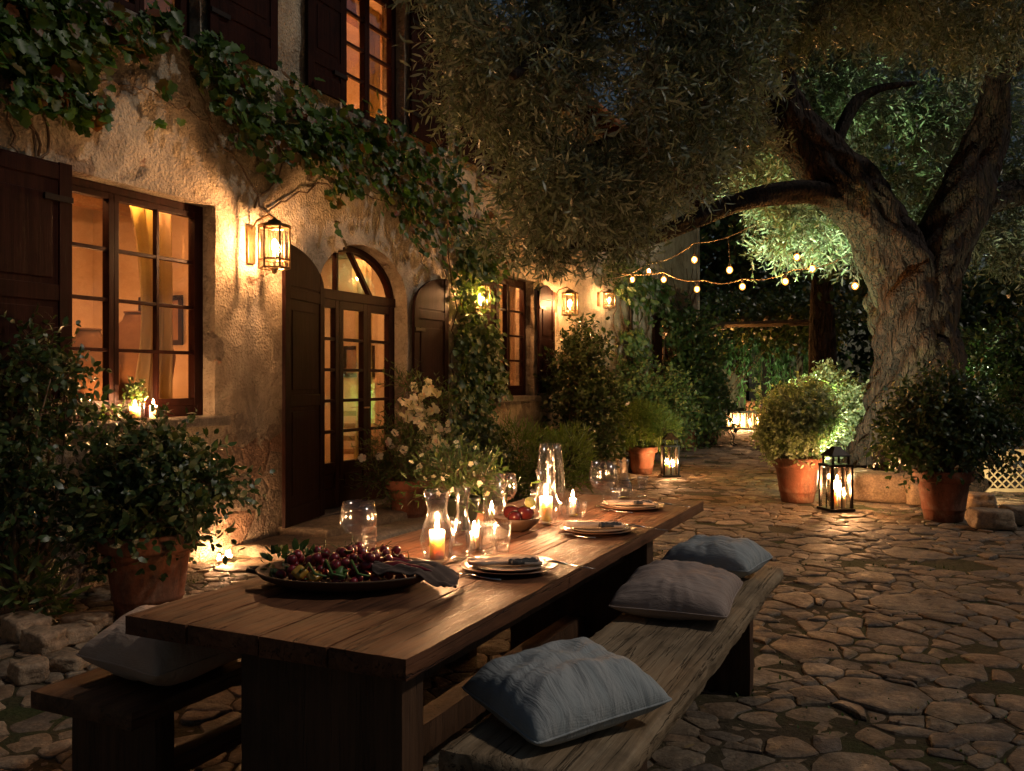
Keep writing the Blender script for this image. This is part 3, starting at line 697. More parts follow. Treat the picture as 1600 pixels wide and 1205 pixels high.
for z_ in (.6, .75, .9): MB().box(-.172, .172, .168, .19, z_, z_+.06).build('back_slat', beamw, t)
# warm lamps in the rooms
def lamp(name, loc, power, color=(1, .5, .2), r=.08, spot=None, rot=None, blend=.6):
    l = bpy.data.lights.new(name, 'SPOT' if spot else 'POINT'); l.energy = power; l.color = color; l.shadow_soft_size = r
    if spot: l.spot_size = spot; l.spot_blend = blend
    o = bpy.data.objects.new(name, l); C.objects.link(o); o.location = loc
    if rot is not None: o.rotation_euler = (Vector(rot)-Vector(loc)).to_track_quat('-Z', 'Y').to_euler()
    return o
RC = (1, .42, .15)
for y_, z_, pw_, xo in ((4.5, 3.12, 1.6, .5), (5.5, 3.12, 2.2, .5), (4.9, .8, 3.4, .45), (5.9, 1.5, 1.6, 1.9), (7.5, 3.15, 4.0, .5), (8.4, 3.15, 4.0, .5), (11.6, 3.12, 6, .5), (20., 3.0, 3, .5), (8.2, 3.75, 4.5, .45), (5.0, 3.75, .5, .45)): lamp('room_lamp', (WX-xo, y_, z_), pw_*(5.2 if z_ < 3.5 else 10), RC if y_ != 7.5 and y_ != 8.4 else (1, .48, .18), .06)
# doorstep
st = thing('doorstep', 'worn two-level stone doorstep under the arched door', 'step', (0, 0, 0))
def slab(x0, x1, y0, y1, z0, z1, name, parent, seed, m=stepm):
    nx, ny = 14, 40; V = []; 
    for j in range(ny+1):
        for i in range(nx+1):
            x, y = x0+(x1-x0)*i/nx, y0+(y1-y0)*j/ny
            e = min(i, nx-i, j*2, (ny-j)*2); n_ = mnoise.noise(Vector((x*3, y*3, seed)))
            dx = .03*n_ if i == nx else 0; V.append((x+dx, y+(.04*n_ if j in (0, ny) else 0), z1-(.018 if e == 0 else 0)+.008*mnoise.noise(Vector((x*5, y*5, seed)))-.012*math.exp(-((y-7.9)/.6)**2)))
    n = nx+1; Fc = [(j*n+i, j*n+i+1, (j+1)*n+i+1, (j+1)*n+i) for j in range(ny) for i in range(nx)]
    rim = [i for i in range(n)]+[j*n+nx for j in range(1, ny+1)]+[ny*n+i for i in range(nx-1, -1, -1)]+[j*n for j in range(ny-1, 0, -1)]
    b0 = len(V); V += [(V[k][0], V[k][1], z0) for k in rim]
    Fc += [(rim[k], rim[(k+1) % len(rim)], b0+(k+1) % len(rim), b0+k) for k in range(len(rim))]
    return fix_normals(mesh(name, V, Fc, m, parent))
slab(-5.42, -4.5, 5.85, 9.35, -.03, .085, 'lower_slab', st, 1); slab(-5.42, -4.88, 6.45, 9.15, .05, .16, 'upper_slab', st, 5)
# ---------------------------------------------------------------- wall lanterns
def wall_lantern(y, zc, label, s=1.0, pw=1.0):
    t = thing('wall_lantern', label, 'lantern', (WX+.02, y, zc), 0, 'lit brass lanterns on the house wall')
    cx = .25*s; r = .125*s; h = .17*s
    hexa = [(math.cos(PI/6+k*PI/3), math.sin(PI/6+k*PI/3)) for k in range(6)]
    f = MB()
    for a, b_ in hexa: f.tube([(cx+a*r, b_*r, -h), (cx+a*r, b_*r, h)], .009*s, 6)
    for zz, rr_ in ((-h, r), (h, r), (-h+.07*s, r)):
        for k in range(6):
            a, c_ = hexa[k], hexa[(k+1) % 6]; f.tube([(cx+a[0]*rr_, a[1]*rr_, zz), (cx+c_[0]*rr_, c_[1]*rr_, zz)], .009*s, 6)
    f.build('frame', brass, t)
    f = MB().lathe([(r*1.06, h-.002), (r*1.1, h+.012), (r*.92, h+.024), (r*.5, h+.036), (r*.42, h+.055), (r*.36, h+.062), (r*.1, h+.072), (.001, h+.09)], 6 if False else 18, (cx, 0, 0)); f.build('roof_cap', brass, t, True)
    MB().lathe([(.001, -h-.05), (r*.14, -h-.045), (r*.2, -h-.02), (r*.3, -h-.006), (r*.3, -h+.0), (.001, -h)], 18, (cx, 0, 0)).box(cx-r, cx+r, -.005, .005, -h-.006, -h+.002).build('base_cap', brass, t, True)
    MB().box(-.03, .012, -.045*s, .045*s, -.12*s, .2*s).build('backplate', brass, t, bev=.004)
    MB().tube([(0, 0, .15*s), (.06*s, 0, .24*s), (cx*.8, 0, h+.11*s), (cx, 0, h+.075*s)], .009*s, 6).build('arm', brass, t)
    g = MB(); 
    for k in range(6):
        a, c_ = hexa[k], hexa[(k+1) % 6]; q = .97; g.add([(cx+a[0]*r*q, a[1]*r*q, -h), (cx+c_[0]*r*q, c_[1]*r*q, -h), (cx+c_[0]*r*q, c_[1]*r*q, h), (cx+a[0]*r*q, a[1]*r*q, h)], [(0, 1, 2, 3)])
    g.build('glass', lant_g, t)
    MB().tube([(cx, 0, -h), (cx, 0, -h+.13*s)], .012*s, 12).build('candle_tube', wax, t, True)
    V, Fc = ico(.020*s*math.sqrt(pw), 2, (1, 1, 2.6)); mesh('bulb', V, Fc, lampm, t, True, (cx, 0, -h+.19*s))
    return t
p = on_wall(420, 388, .22); wall_lantern(p[1], p[2]-.0, 'hexagonal brass wall lantern lit between the near window and arched door', 1.05)
p = on_wall(745, 468, .22); wall_lantern(p[1], p[2], 'brass wall lantern glowing through the climbing vine right of the door', 1.0)
p = on_wall(886, 476, .22); wall_lantern(p[1], p[2], 'brass wall lantern right of the far ground floor window', 1.0)
p = on_wall(952, 470, .22); wall_lantern(p[1], p[2], 'wall lantern half hidden by leaves beyond the tall dark shrub', .8, .7)
# ---------------------------------------------------------------- vines on the facade
def vine_leaves(parent, strokes, n, size, m=vine_leaf, seed=0, name='foliage', depth=.22, hang=.6):
    """strokes: (u, v, radius_px) lists on the wall; leaves cover thickened polylines"""
    P = []
    tot = sum(math.hypot(b_[0]-a[0], b_[1]-a[1])*(a[2]+b_[2]) for s in strokes for a, b_ in zip(s[:-1], s[1:]))
    for s in strokes:
        for a, b_ in zip(s[:-1], s[1:]):
            k = int(n*math.hypot(b_[0]-a[0], b_[1]-a[1])*(a[2]+b_[2])/tot)+1
            for _ in range(k):
                t = random.random(); ang = random.uniform(0, 2*PI); q = random.random()**.75*(a[2]+(b_[2]-a[2])*t)
                u = a[0]+(b_[0]-a[0])*t+q*math.cos(ang); v = a[1]+(b_[1]-a[1])*t+q*math.sin(ang)
                P.append(on_wall(u, v, .03+random.random()**1.5*depth))
    P = np.array(P); d = wob(P*np.array([0, 1, 1])*1.6, seed, 1.2); P = P[d > .12-.5*rng.random(len(P))]
    P = P+rng.normal(size=P.shape)*np.array([0, .03, .03]); k = len(P)
    ax = norm(np.stack([.5+rng.normal(size=k)*.45, rng.normal(size=k)*.75, -hang+rng.normal(size=k)*.5], 1))
    nr = norm(np.stack([1+rng.normal(size=k)*.3, rng.normal(size=k)*.55, .45+rng.normal(size=k)*.45], 1))
    return leaves(name, T_IVY, P, ax, nr, size*(.55+.75*rng.random(k)), m, parent)
def vine_stems(parent, strokes, r=.008, jit=6):
    mb = MB()
    for s in strokes:
        pts = []
        for a, b_ in zip(s[:-1], s[1:]):
            k = max(2, int(math.hypot(b_[0]-a[0], b_[1]-a[1])/14))
            for i in range(k):
                t = i/k; pts.append(on_wall(a[0]+(b_[0]-a[0])*t+random.uniform(-jit, jit), a[1]+(b_[1]-a[1])*t+random.uniform(-jit, jit), .02+random.random()*.025))
        pts.append(on_wall(s[-1][0], s[-1][1], .03)); m_ = len(pts)
        mb.tube(pts, [r*(1-.65*i/m_) for i in range(m_)], 6)
    return mb.build('stem', twig_m, parent, True)
v1 = thing('climbing_vine', 'leafy climbing vine spread across the top left of the house wall', 'vine', (0, 0, 0), 0, 'vines on the house wall')
s1 = [[(-60, 20, 75), (60, 30, 85), (150, 55, 75), (225, 45, 45), (280, 30, 28)], [(30, 130, 45), (90, 150, 48), (150, 172, 30)], [(150, 165, 18), (205, 180, 16), (250, 190, 15), (300, 195, 12)], [(200, 110, 14), (240, 130, 12), (290, 165, 14)]]
vine_leaves(v1, s1, 2300, .088, seed=2)
vine_stems(v1, [[(22, 310), (25, 240), (8, 120), (-10, 20)], [(30, 300), (62, 235), (45, 180), (10, 90), (20, -10)], [(62, 240), (40, 170), (90, 120), (200, 130), (330, 190)], [(40, 250), (75, 235), (70, 150), (160, 140)]], .011)
v2 = thing('climbing_vine', 'dense green vine trailing from below the upper window down over the arched door', 'vine', (0, 0, 0), 0, 'vines on the house wall')
s2 = [[(310, 62, 20), (340, 95, 45), (400, 150, 62), (470, 190, 70), (560, 225, 58), (640, 255, 58), (700, 300, 66), (740, 350, 60)], [(380, 205, 26), (440, 218, 30), (510, 240, 34), (560, 300, 14)], [(520, 290, 14), (525, 318, 10)], [(620, 290, 32), (660, 350, 34), (720, 390, 40), (790, 400, 40)], [(680, 250, 40), (720, 210, 30)], [(560, 160, 10), (585, 150, 10)], [(520, 345, 7), (530, 365, 6)]]
s2 += [[(470, 220, 12), (480, 262, 8)], [(590, 270, 14), (600, 330, 8)], [(640, 300, 14), (648, 380, 9)], [(345, 130, 10), (350, 190, 7)], [(415, 235, 10), (418, 270, 6)]]
vine_leaves(v2, s2, 2300, .092, seed=3, depth=.3)
vine_stems(v2, [[(425, 350), (402, 300), (360, 240), (330, 200), (300, 120)], [(400, 322), (430, 275), (470, 220), (520, 180)], [(415, 335), (450, 310), (500, 290), (570, 300), (640, 330)], [(690, 620), (700, 480), (690, 380), (640, 290), (520, 230), (400, 180)], [(505, 235), (540, 280), (530, 320)], [(600, 250), (640, 330), (668, 420)]], .010)
v3 = thing('climbing_vine', 'thick vine hanging down the wall between the arched door and far window', 'vine', (0, 0, 0), 0, 'vines on the house wall')
s3 = [[(755, 370, 44), (742, 440, 38), (745, 510, 36), (742, 590, 38), (738, 650, 36), (728, 720, 34)], [(772, 500, 14), (776, 570, 14), (786, 620, 14)]]
vine_leaves(v3, s3, 3300, .072, mid_leaf, 5, depth=.35)
vine_stems(v3, [[(722, 780), (716, 660), (730, 520), (720, 420), (745, 330)], [(735, 780), (750, 640), (742, 500), (765, 400)], [(728, 780), (705, 600), (712, 470), (700, 380)]], .016, 4)
v4 = thing('climbing_vine', 'tangle of dry vine stems and leaves covering the far end of the wall', 'vine', (0, 0, 0), 0, 'vines on the house wall')
vine_leaves(v4, [[(960, 420, 24), (1000, 450, 34), (1030, 480, 34), (1060, 500, 26), (1075, 560, 22), (1065, 620, 18)], [(985, 520, 22), (1005, 560, 22)]], 3200, .12, mid_leaf, 6, depth=.5)
vine_stems(v4, [[(u, 640), (u+random.uniform(-9, 9), 560), (u+random.uniform(-14, 14), 480), (u+random.uniform(-20, 20), 420)] for u in range(966, 1084, 9)], .02, 4)
# ---------------------------------------------------------------- table and benches
tb = thing('dining_table', 'long rustic dark wooden table laid for dinner', 'table', (-1.78, 3.7, 0))
def plank(name, x0, x1, y0, y1, z0, z1, m, parent, rough=.004, seed=0, nx=14, ny=70, crack=0):
    """a solid board with worn, uneven faces and edges"""
    bm = bmesh.new(); r = bmesh.ops.create_cube(bm, size=1)
    bmesh.ops.scale(bm, vec=(x1-x0, y1-y0, z1-z0), verts=bm.verts); bmesh.ops.translate(bm, vec=((x0+x1)/2, (y0+y1)/2, (z0+z1)/2), verts=bm.verts)
    for ax, k in ((0, nx), (1, ny), (2, 3)):
        ed = [e for e in bm.edges if abs(e.verts[0].co[ax]-e.verts[1].co[ax]) > 1e-5 and all(abs(e.verts[0].co[q]-e.verts[1].co[q]) < 1e-5 for q in range(3) if q != ax)]
        bmesh.ops.subdivide_edges(bm, edges=ed, cuts=k-1, use_grid_fill=True)
    for v in bm.verts:
        c = v.co; ex = min(c.x-x0, x1-c.x) < 1e-4; ey = min(c.y-y0, y1-c.y) < 1e-4; ez = min(c.z-z0, z1-c.z) < 1e-4
        q = Vector((c.x*7, c.y*2.2, c.z*9+seed)); n1 = mnoise.noise(q); n2 = mnoise.noise(q*3.3); n3 = mnoise.noise(Vector((c.x*3, c.y*14, c.z*5+seed)))
        d = Vector()
        if ex: d.x += (1 if c.x > (x0+x1)/2 else -1)*(rough*(n1*1.5+n3*1.5))
        if ey: d.y += (1 if c.y > (y0+y1)/2 else -1)*(rough*n2*1.5)
        if ez and c.z > (z0+z1)/2: d.z += rough*(.6*n1+.5*n2)
        if ex+ey+ez >= 2:      # worn corners
            ch = rough*(1.2+2.2*max(0, n3)+1.5*max(0, n2))
            if ex: d.x -= (1 if c.x > (x0+x1)/2 else -1)*ch*.7
            if ey: d.y -= (1 if c.y > (y0+y1)/2 else -1)*ch*.7
            if ez: d.z -= (1 if c.z > (z0+z1)/2 else -1)*ch*.7
        v.co = c+d
    me = bpy.data.meshes.new(name); bm.to_mesh(me); bm.free(); me.materials.append(m)
    me.polygons.foreach_set('use_smooth', [True]*len(me.polygons)); me.update()
    o = bpy.data.objects.new(name, me); C.objects.link(o); o.parent = parent
    e = o.modifiers.new('edge', 'EDGE_SPLIT'); e.split_angle = R(42)
    return o
for k, (a, b_) in enumerate(((-.52, -.262), (-.2595, .018), (.0205, .262), (.2645, .524))): plank('tabletop_board', a, b_, -1.7+.004*(k % 2), 1.72-.006*(k % 3), .695, .76-.0006*(k % 2), tablewood, tb, .0026, 3+k*9, 8, 90)
plank('leg', -.12, .46, -1.62, -1.5, 0, .694, tablelegw, tb, .003, 9, 10, 4); plank('leg', -.32, .46, .72, .84, 0, .694, tablelegw, tb, .003, 11, 10, 4)
plank('stretcher', .02, .12, -1.5, .72, .13, .25, tablelegw, tb, .003, 17, 4, 40); plank('apron', .30, .345, -1.5, .72, .56, .694, tablelegw, tb, .003, 21, 3, 40)
b1 = thing('wooden_bench', 'weathered pale wooden bench carrying three cushions right of the table', 'bench', (-1.01, 3.66, 0), 0, 'benches beside the table')
plank('seat', -.265, .262, -1.47, 1.5, .365, .45, benchwood, b1, .0085, 31, 18, 120)
plank('leg', -.24, .235, .64, .74, -.01, .364, tablelegw, b1, .003, 41, 10, 4); plank('leg', -.24, .235, -1.15, -1.05, -.01, .364, tablelegw, b1, .003, 43, 10, 4)
plank('rail', .11, .18, -1.04, .63, .24, .362, benchwood, b1, .006, 45, 4, 50)
b2 = thing('wooden_bench', 'dark reddish wooden bench with one cushion, left of the table', 'bench', (-2.52, 3.5, 0), 0, 'benches beside the table')
plank('seat', -.24, .24, -1.49, 1.5, .385, .45, redbench, b2, .004, 51, 14, 90)
plank('leg', -.20, .2, -1.36, -1.27, -.01, .384, tablelegw, b2, .003, 53, 10, 4); plank('leg', -.2, .3, .66, .76, -.01, .384, tablelegw, b2, .003, 57, 10, 4)
plank('stretcher', .05, .13, -1.26, .66, .1, .18, redbench, b2, .003, 59, 4, 40)
def cushion(x, y, z, sx, sy, h, rz, m, label, seed, tilt=(0, 0)):
    n = 44; V = []; F_ = []
    def top(side):
        for j in range(n+1):
            for i in range(n+1):
                a, b_ = i/n*2-1, j/n*2-1
                e = (1-abs(a)**2.6)*(1-abs(b_)**2.6); pin = 1-.05*(1-abs(b_)**1.5)*abs(a)**4-.035*(a*b_)**8; pin2 = 1-.05*(1-abs(a)**1.5)*abs(b_)**4-.035*(a*b_)**8
                zz = h*1.55*max(0, e)**.52-.02*math.exp(-((a*1.3+.1)**2+(b_*1.2)**2)*2.5)
                q = Vector((a*1.6, b_*1.6, seed)); edge = max(abs(a), abs(b_))
                rad = math.atan2(b_, a)
                zz *= 1+.22*mnoise.noise(q*1.4)
                wr = .0075*mnoise.noise(Vector((rad*5.5, seed, edge*1.2)))*min(1, edge*1.7)*(1 if edge < .97 else .2)+.0055*mnoise.noise(Vector((a*7+b_*4, b_*2.5, seed+3)))
                px, py = a*sx/2*pin, b_*sy/2*pin2
                if side: V.append((px, py, zz+wr*min(1, e*6)))
                else: V.append((px, py, -zz*.62+.2*wr))
    top(1); top(0); N = (n+1)**2
    for j in range(n):
        for i in range(n):
            q = (j*(n+1)+i, j*(n+1)+i+1, (j+1)*(n+1)+i+1, (j+1)*(n+1)+i); F_.append(q); F_.append(tuple(N+k for k in q[::-1]))
    t = thing('cushion', label, 'cushion', (x, y, z), rz, 'linen cushions on the benches'); t.rotation_euler = (tilt[0], tilt[1], rz)
    o = mesh('cover', V, F_, m, t)
    bm = bmesh.new(); bm.from_mesh(o.data); bmesh.ops.remove_doubles(bm, verts=bm.verts, dist=.0006); bm.to_mesh(o.data); bm.free()
    rim = [(i, 0) for i in range(n)]+[(n, j) for j in range(n)]+[(n-i, n) for i in range(n)]+[(0, n-j) for j in range(n)]+[(0, 0)]
    MB().tube([V[j*(n+1)+i] for i, j in rim], .0035, 6, False).build('seam', m, t, True)
cushion(-1.03, 2.56, .525, .46, .50, .085, R(-34), cush_b, 'pale blue linen cushion on the near end of the weathered bench', 1, (R(4), R(3)))
cushion(-1.04, 3.98, .525, .52, .58, .08, R(4), cush_t, 'taupe linen cushion in the middle of the three on the right bench', 4, (R(3), 0))
cushion(-1.04, 4.78, .53, .50, .40, .085, R(-10), cush_b, 'grey-blue cushion at the far end of the right bench', 8, (R(2), R(-2)))
cushion(-2.45, 2.40, .545, .50, .56, .10, R(-10), cush_w, 'sand coloured cushion on the dark bench left of the table', 12, (R(2), R(-2)))
# ---------------------------------------------------------------- table setting
TZ = .761
def tpos(u, v): return on_h(u, v, TZ)
def candle(x, y, z, r, h, label, s=1.0, group=None):
    t = thing('pillar_candle', label, 'candle', (x, y, z), 0, group)
    MB().lathe([(.0005, 0), (r*.98, 0), (r, .003), (r, h*.95), (r*.97, h+.002), (r*.84, h-.001), (r*.7, h-.008), (.0005, h-.011)], 28).build('wax', wax, t, True)
    MB().tube([(0, 0, h-.012), (0, .001, h-.002), (.001, .001, h+.004)], .0012, 6).build('wick', blackmetal, t)
    MB().lathe([(.0005, 0), (.0045*s, .004*s), (.0075*s, .012*s), (.0065*s, .022*s), (.0035*s, .033*s), (.0005, .045*s)], 10).build('flame', flame, t, True, fix=False, loc=(0, 0, h+.003))
    return t
def glassware(name, x, y, z, prof, label, group=None, n=36, flute=0, fn=0, rz=0, cat='glass'):
    o = MB().lathe(prof, n, (0, 0, 0), 1, 1, flute, fn).build(name, clear_g, None, True); o.location = (x, y, z); o.rotation_euler = (0, 0, rz)
    return tag(o, label, cat, group)
HUR = [(.0005, .004), (.030, .004), (.044, .006), (.052, .014), (.062, .04), (.070, .075), (.070, .10), (.058, .145), (.045, .185), (.040, .215), (.046, .25), (.056, .285), (.057, .29), (.054, .289), (.038, .215), (.043, .185), (.056, .145), (.068, .10), (.068, .075), (.060, .042), (.050, .018), (.03, .012), (.0005, .012)]
def sc(prof, a, b_=None): return [(r_*a, z_*(b_ or a)) for r_, z_ in prof]
x, y, _ = tpos(683, 878); glassware('hurricane_glass', x, y, TZ, HUR, 'tall waisted glass hurricane around the thick candle nearest the platter', 'glass candle hurricanes')
candle(x, y, TZ+.012, .031, .115, 'thick lit pillar candle inside the near hurricane glass', 1.1)
x, y, _ = tpos(853, 818); glassware('hurricane_glass', x, y, TZ, sc(HUR, 1.0, .95), 'waisted hurricane glass around the candle right of the fruit bowl', 'glass candle hurricanes')
candle(x, y, TZ+.012, .033, .125, 'thick lit pillar candle in the middle of the table right of the fruit bowl', 1.15)
CAR = [(.0005, .004), (.04, .004), (.05, .01), (.058, .05), (.05, .1), (.03, .16), (.022, .2), (.026, .26), (.036, .30), (.034, .30), (.02, .2), (.028, .16), (.048, .1), (.055, .05), (.046, .014), (.0005, .012)]
x, y, _ = tpos(722, 876); glassware('carafe', x, y, TZ, sc(CAR, 1, 1.0), 'slim clear glass carafe between the near hurricane and the small candle', cat='carafe')
BIG = [(.0005, .005), (.05, .005), (.066, .02), (.074, .08), (.066, .18), (.056, .26), (.052, .30), (.050, .30), (.062, .18), (.071, .08), (.06, .025), (.0005, .014)]
x, y, _ = tpos(862, 797); glassware('glass_vase', x-.03, y+.05, TZ, sc(BIG, 1.2, 1.25), 'tall empty clear glass vase behind the middle hurricane', cat='vase')
PIT = [(.0005, .004), (.052, .004), (.055, .012), (.057, .2), (.055, .2), (.053, .015), (.0005, .012)]
x, y, _ = tpos(772, 822); glassware('glass_cylinder', x, y, TZ, sc(PIT, 1.0, 1.35), 'straight clear glass cylinder beside the flower pot', cat='vase')
# small votives: straight glass, slim candle
VOT = [(.0005, .003), (.032, .003), (.037, .008), (.039, .085), (.037, .085), (.035, .012), (.0005, .01)]
def votive(u, v, w, lab1, lab2, hh=.055):
    x, y, _ = tpos(u, v); glassware('votive_glass', x, y, TZ, sc(VOT, w), lab1, 'small candle glasses'); candle(x, y, TZ+.011, .019*w, hh, lab2, .95)
votive(741, 860, 1.0, 'small straight glass around the candle left of the ribbed tumblers', 'small lit candle left of the ribbed tumblers', .07)
votive(895, 806, 1.0, 'small straight glass around the candle right of the middle hurricane', 'small lit candle right of the middle hurricane', .085)
votive(768, 812, .8, 'votive glass behind the ribbed tumblers', 'low candle burning behind the ribbed tumblers', .04)
RIB = [(.0005, .003), (.022, .003), (.027, .008), (.031, .05), (.034, .11), (.0355, .118), (.033, .118), (.029, .05), (.024, .014), (.0005, .012)]
for u, v, lab in ((761, 866, 'ribbed clear tumbler, left one of the pair above the near plate'), (785, 868, 'ribbed clear tumbler, right one of the pair above the near plate')):
    x, y, _ = tpos(u, v); glassware('ribbed_tumbler', x, y, TZ, sc(RIB, 1.05, 1.2), lab, 'ribbed tumblers', 96, .035, 16)
GOB = [(.0005, .002), (.032, .002), (.034, .005), (.006, .012), (.005, .035), (.012, .045), (.026, .065), (.032, .1), (.033, .125), (.031, .125), (.030, .1), (.024, .068), (.008, .05), (.0005, .048)]
for u, v, lab in ((884, 822, 'small ribbed goblet behind the middle plate, left one'), (907, 822, 'small ribbed goblet behind the middle plate, right one'), (962, 796, 'ribbed goblet next to the large balloon glass'), (1004, 776, 'ribbed goblet standing alone behind the far plate'), (838, 800, 'small ribbed goblet left of the middle hurricane'), (712, 852, 'ribbed goblet between the near hurricane and the small candle')):
    x, y, _ = tpos(u, v); glassware('goblet', x, y, TZ, sc(GOB, 1.0, 1.0), lab, 'ribbed goblets', 96, .035, 16)
BAL = [(.0005, .002), (.036, .002), (.038, .005), (.006, .012), (.0045, .07), (.012, .082), (.045, .10), (.062, .135), (.062, .17), (.053, .23), (.0515, .23), (.060, .17), (.060, .137), (.043, .104), (.008, .088), (.0005, .086)]
x, y, _ = tpos(548, 866); glassware('balloon_glass', x+.04, y, TZ, sc(BAL, 1.25, .98), 'large balloon wine glass at the left table edge behind the platter', 'balloon wine glasses')
x, y, _ = tpos(943, 792); glassware('balloon_glass', x, y, TZ, sc(BAL, 1.35, 1.15), 'large balloon wine glass at the far plate', 'balloon wine glasses')
x, y, _ = tpos(568, 864); glassware('ribbed_tumbler', x+.03, y+.0, TZ+.012, sc(RIB, .95, .9), 'small ribbed tumbler on the little saucer by the balloon glass', 'ribbed tumblers', 96, .035, 16)
o = MB().lathe([(.0005, 0), (.04, 0), (.06, .006), (.078, .011), (.078, .013), (.06, .009), (.0005, .006)], 32).build('saucer', plate_m, None, True); o.location = (x+.03, y, TZ); tag(o, 'small dark saucer at the left table edge', 'saucer')
x, y, _ = tpos(975, 778); glassware('carafe', x, y, TZ, sc(CAR, 1, .8), 'short clear carafe behind the far plate', cat='carafe')
x, y, _ = tpos(790, 806); glassware('balloon_glass', x, y, TZ, sc(BAL, 1.0, 1.0), 'balloon wine glass behind the fruit bowl', 'balloon wine glasses')
# place settings
def cloth_strip(name, L, W, seed, m, thick=.006, fold=3):
    nx, ny = 40, 16; V = []
    for sd in (1, 0):
        for j in range(ny+1):
            for i in range(nx+1):
                a, b_ = i/nx, j/ny*2-1
                wv = .5+.5*math.sin(b_*5+mnoise.noise(Vector((a*3, b_*2, seed)))*3)
                w = W*(.55+.35*a+.15*mnoise.noise(Vector((a*4, seed, 0))))
                z = .004+.011*wv*(1-.3*a)+.006*mnoise.noise(Vector((a*7, b_*4, seed+2)))+.006*(1-b_*b_)
                V.append(((a-.5)*L+.01*mnoise.noise(Vector((b_*3, seed, 5))), b_*w/2+.012*mnoise.noise(Vector((a*3, seed, 9))), max(.0015, z) if sd else .0))
    N = (nx+1)*(ny+1); Fc = []
    for j in range(ny):
        for i in range(nx):
            q = (j*(nx+1)+i, j*(nx+1)+i+1, (j+1)*(nx+1)+i+1, (j+1)*(nx+1)+i); Fc.append(q); Fc.append(tuple(N+k for k in q[::-1]))
    rim = list(range(nx+1))+[j*(nx+1)+nx for j in range(1, ny+1)]+[ny*(nx+1)+i for i in range(nx-1, -1, -1)]+[j*(nx+1) for j in range(ny-1, 0, -1)]
    Fc += [(rim[k], N+rim[k], N+rim[(k+1) % len(rim)], rim[(k+1) % len(rim)]) for k in range(len(rim))]
    return V, Fc
def fork_mb():
    mb = MB(); mb.tube([(0, 0, .004), (.05, 0, .003), (.1, 0, .005), (.13, 0, .009)], [.004, .0045, .0028, .003], 8)
    mb.box(.128, .15, -.011, .011, .0085, .0105)
    for k in range(4): q = -.0098+k*.0065; mb.tube([(.149, q, .0095), (.17, q, .007), (.195, q, .0085)], [.0017, .0015, .0007], 5)
    return mb
def knife_mb():
    mb = MB(); mb.tube([(0, 0, .004), (.05, 0, .0045), (.1, 0, .004)], [.004, .0055, .0035], 8); mb.prism([(.1, -.005), (.19, -.006), (.215, .004), (.2, .008), (.1, .005)], lambda a, b_, s: (a, b_, .003 if s == 0 else .0046)); return mb
def place(u, v, rad, seed, w, g=1):
    x, y, _ = tpos(u, v)
    t = thing('dinner_plate', w+' brown dinner plate of the three laid on the table', 'plate', (x, y, TZ), 0, 'dinner plates laid on the table')
    MB().lathe([(.0005, .002), (rad*.55, .002), (rad*.62, .004), (rad*.85, .011), (rad, .019), (rad*1.005, .021), (rad*.99, .022), (rad*.84, .015), (rad*.66, .009), (.0005, .008)], 56).build('charger', plate_m, t, True)
    MB().lathe([(.0005, .0095), (rad*.5, .0095), (rad*.66, .014), (rad*.8, .024), (rad*.805, .026), (rad*.66, .0175), (.0005, .013)], 56).build('side_plate', plate_rim, t, True)
    V, Fc = cloth_strip('n', rad*1.5, rad*.75, seed, napkin_m)
    o = mesh('napkin', V, Fc, napkin_m); o.location = (x-.02, y-.01, TZ+.025); o.rotation_euler = (0, R(1), YAW+R(10)); tag(o, 'pale folded linen napkin lying on the '+w+' dinner plate', 'napkin', 'folded napkins on the plates')
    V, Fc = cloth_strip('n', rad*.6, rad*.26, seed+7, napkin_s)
    k2 = mesh('napkin_shade_tuck', V, Fc, napkin_s, o); k2.location = (rad*.36, -rad*.22, .004); k2.rotation_euler = (0, 0, R(20))  # darker linen copy, puts the shade of the fold into its colour
    f = fork_mb().build('fork', steel, None, True); f.location = (x-.03+.17*CS*.6, y-rad*1.08, TZ); f.rotation_euler = (0, 0, PI+YAW-R(32)); tag(f, 'steel fork lying in front of the '+w+' dinner plate', 'fork', 'forks beside the plates')
    k = knife_mb().build('knife', steel, None, True); k.location = (x+rad*.62, y+rad*.35, TZ+.028); k.rotation_euler = (0, R(4), YAW-R(25)); tag(k, 'knife resting over the right rim of the '+w+' dinner plate', 'knife', 'knives beside the plates')
place(796, 889, .19, 1, 'nearest'); place(934, 830, .19, 2, 'middle'); place(988, 794, .185, 3, 'farthest')
# platter of fruit
px, py, _ = tpos(545, 912); PR = YAW
pl = thing('serving_platter', 'large oval wooden platter heaped with fruit at the near end of the table', 'platter', (px, py, TZ), PR)
MB().lathe([(.0005, 0), (.19, 0), (.26, .012), (.315, .036), (.33, .052), (.333, .058), (.322, .058), (.30, .042), (.25, .024), (.19, .014), (.0005, .012)], 64, (0, 0, 0), 1, .72).build('bowl', platter_m, pl, True)
MB().tube([(-.325, -.02, .045), (-.365, -.01, .05), (-.37, .02, .052), (-.33, .035, .05)], .008, 8).build('handle', blackmetal, pl, True)
Mp = Matrix.Translation((px, py, TZ)) @ Matrix.Rotation(PR, 4, 'Z')
V, Fc = ico(.0185, 3); V = [(a, b_, c_*(.93)-.0025*math.exp(-((a*a+b_*b_)/.00006)) if c_ > 0 else c_*.95) for a, b_, c_ in V]
ch0 = mesh('cherry', V, Fc, cherry_m); tag(ch0, 'round dark red cherry heaped on the wooden platter', 'cherry', 'dark red cherries heaped on the platter')
MB().tube([(0, 0, .012), (.004, .002, .03), (.012, .004, .045)], [.0013, .001, .0013], 5).build('stalk', green_m, ch0)
placed = []; r0 = .0185; rr = random.Random(5); first = True
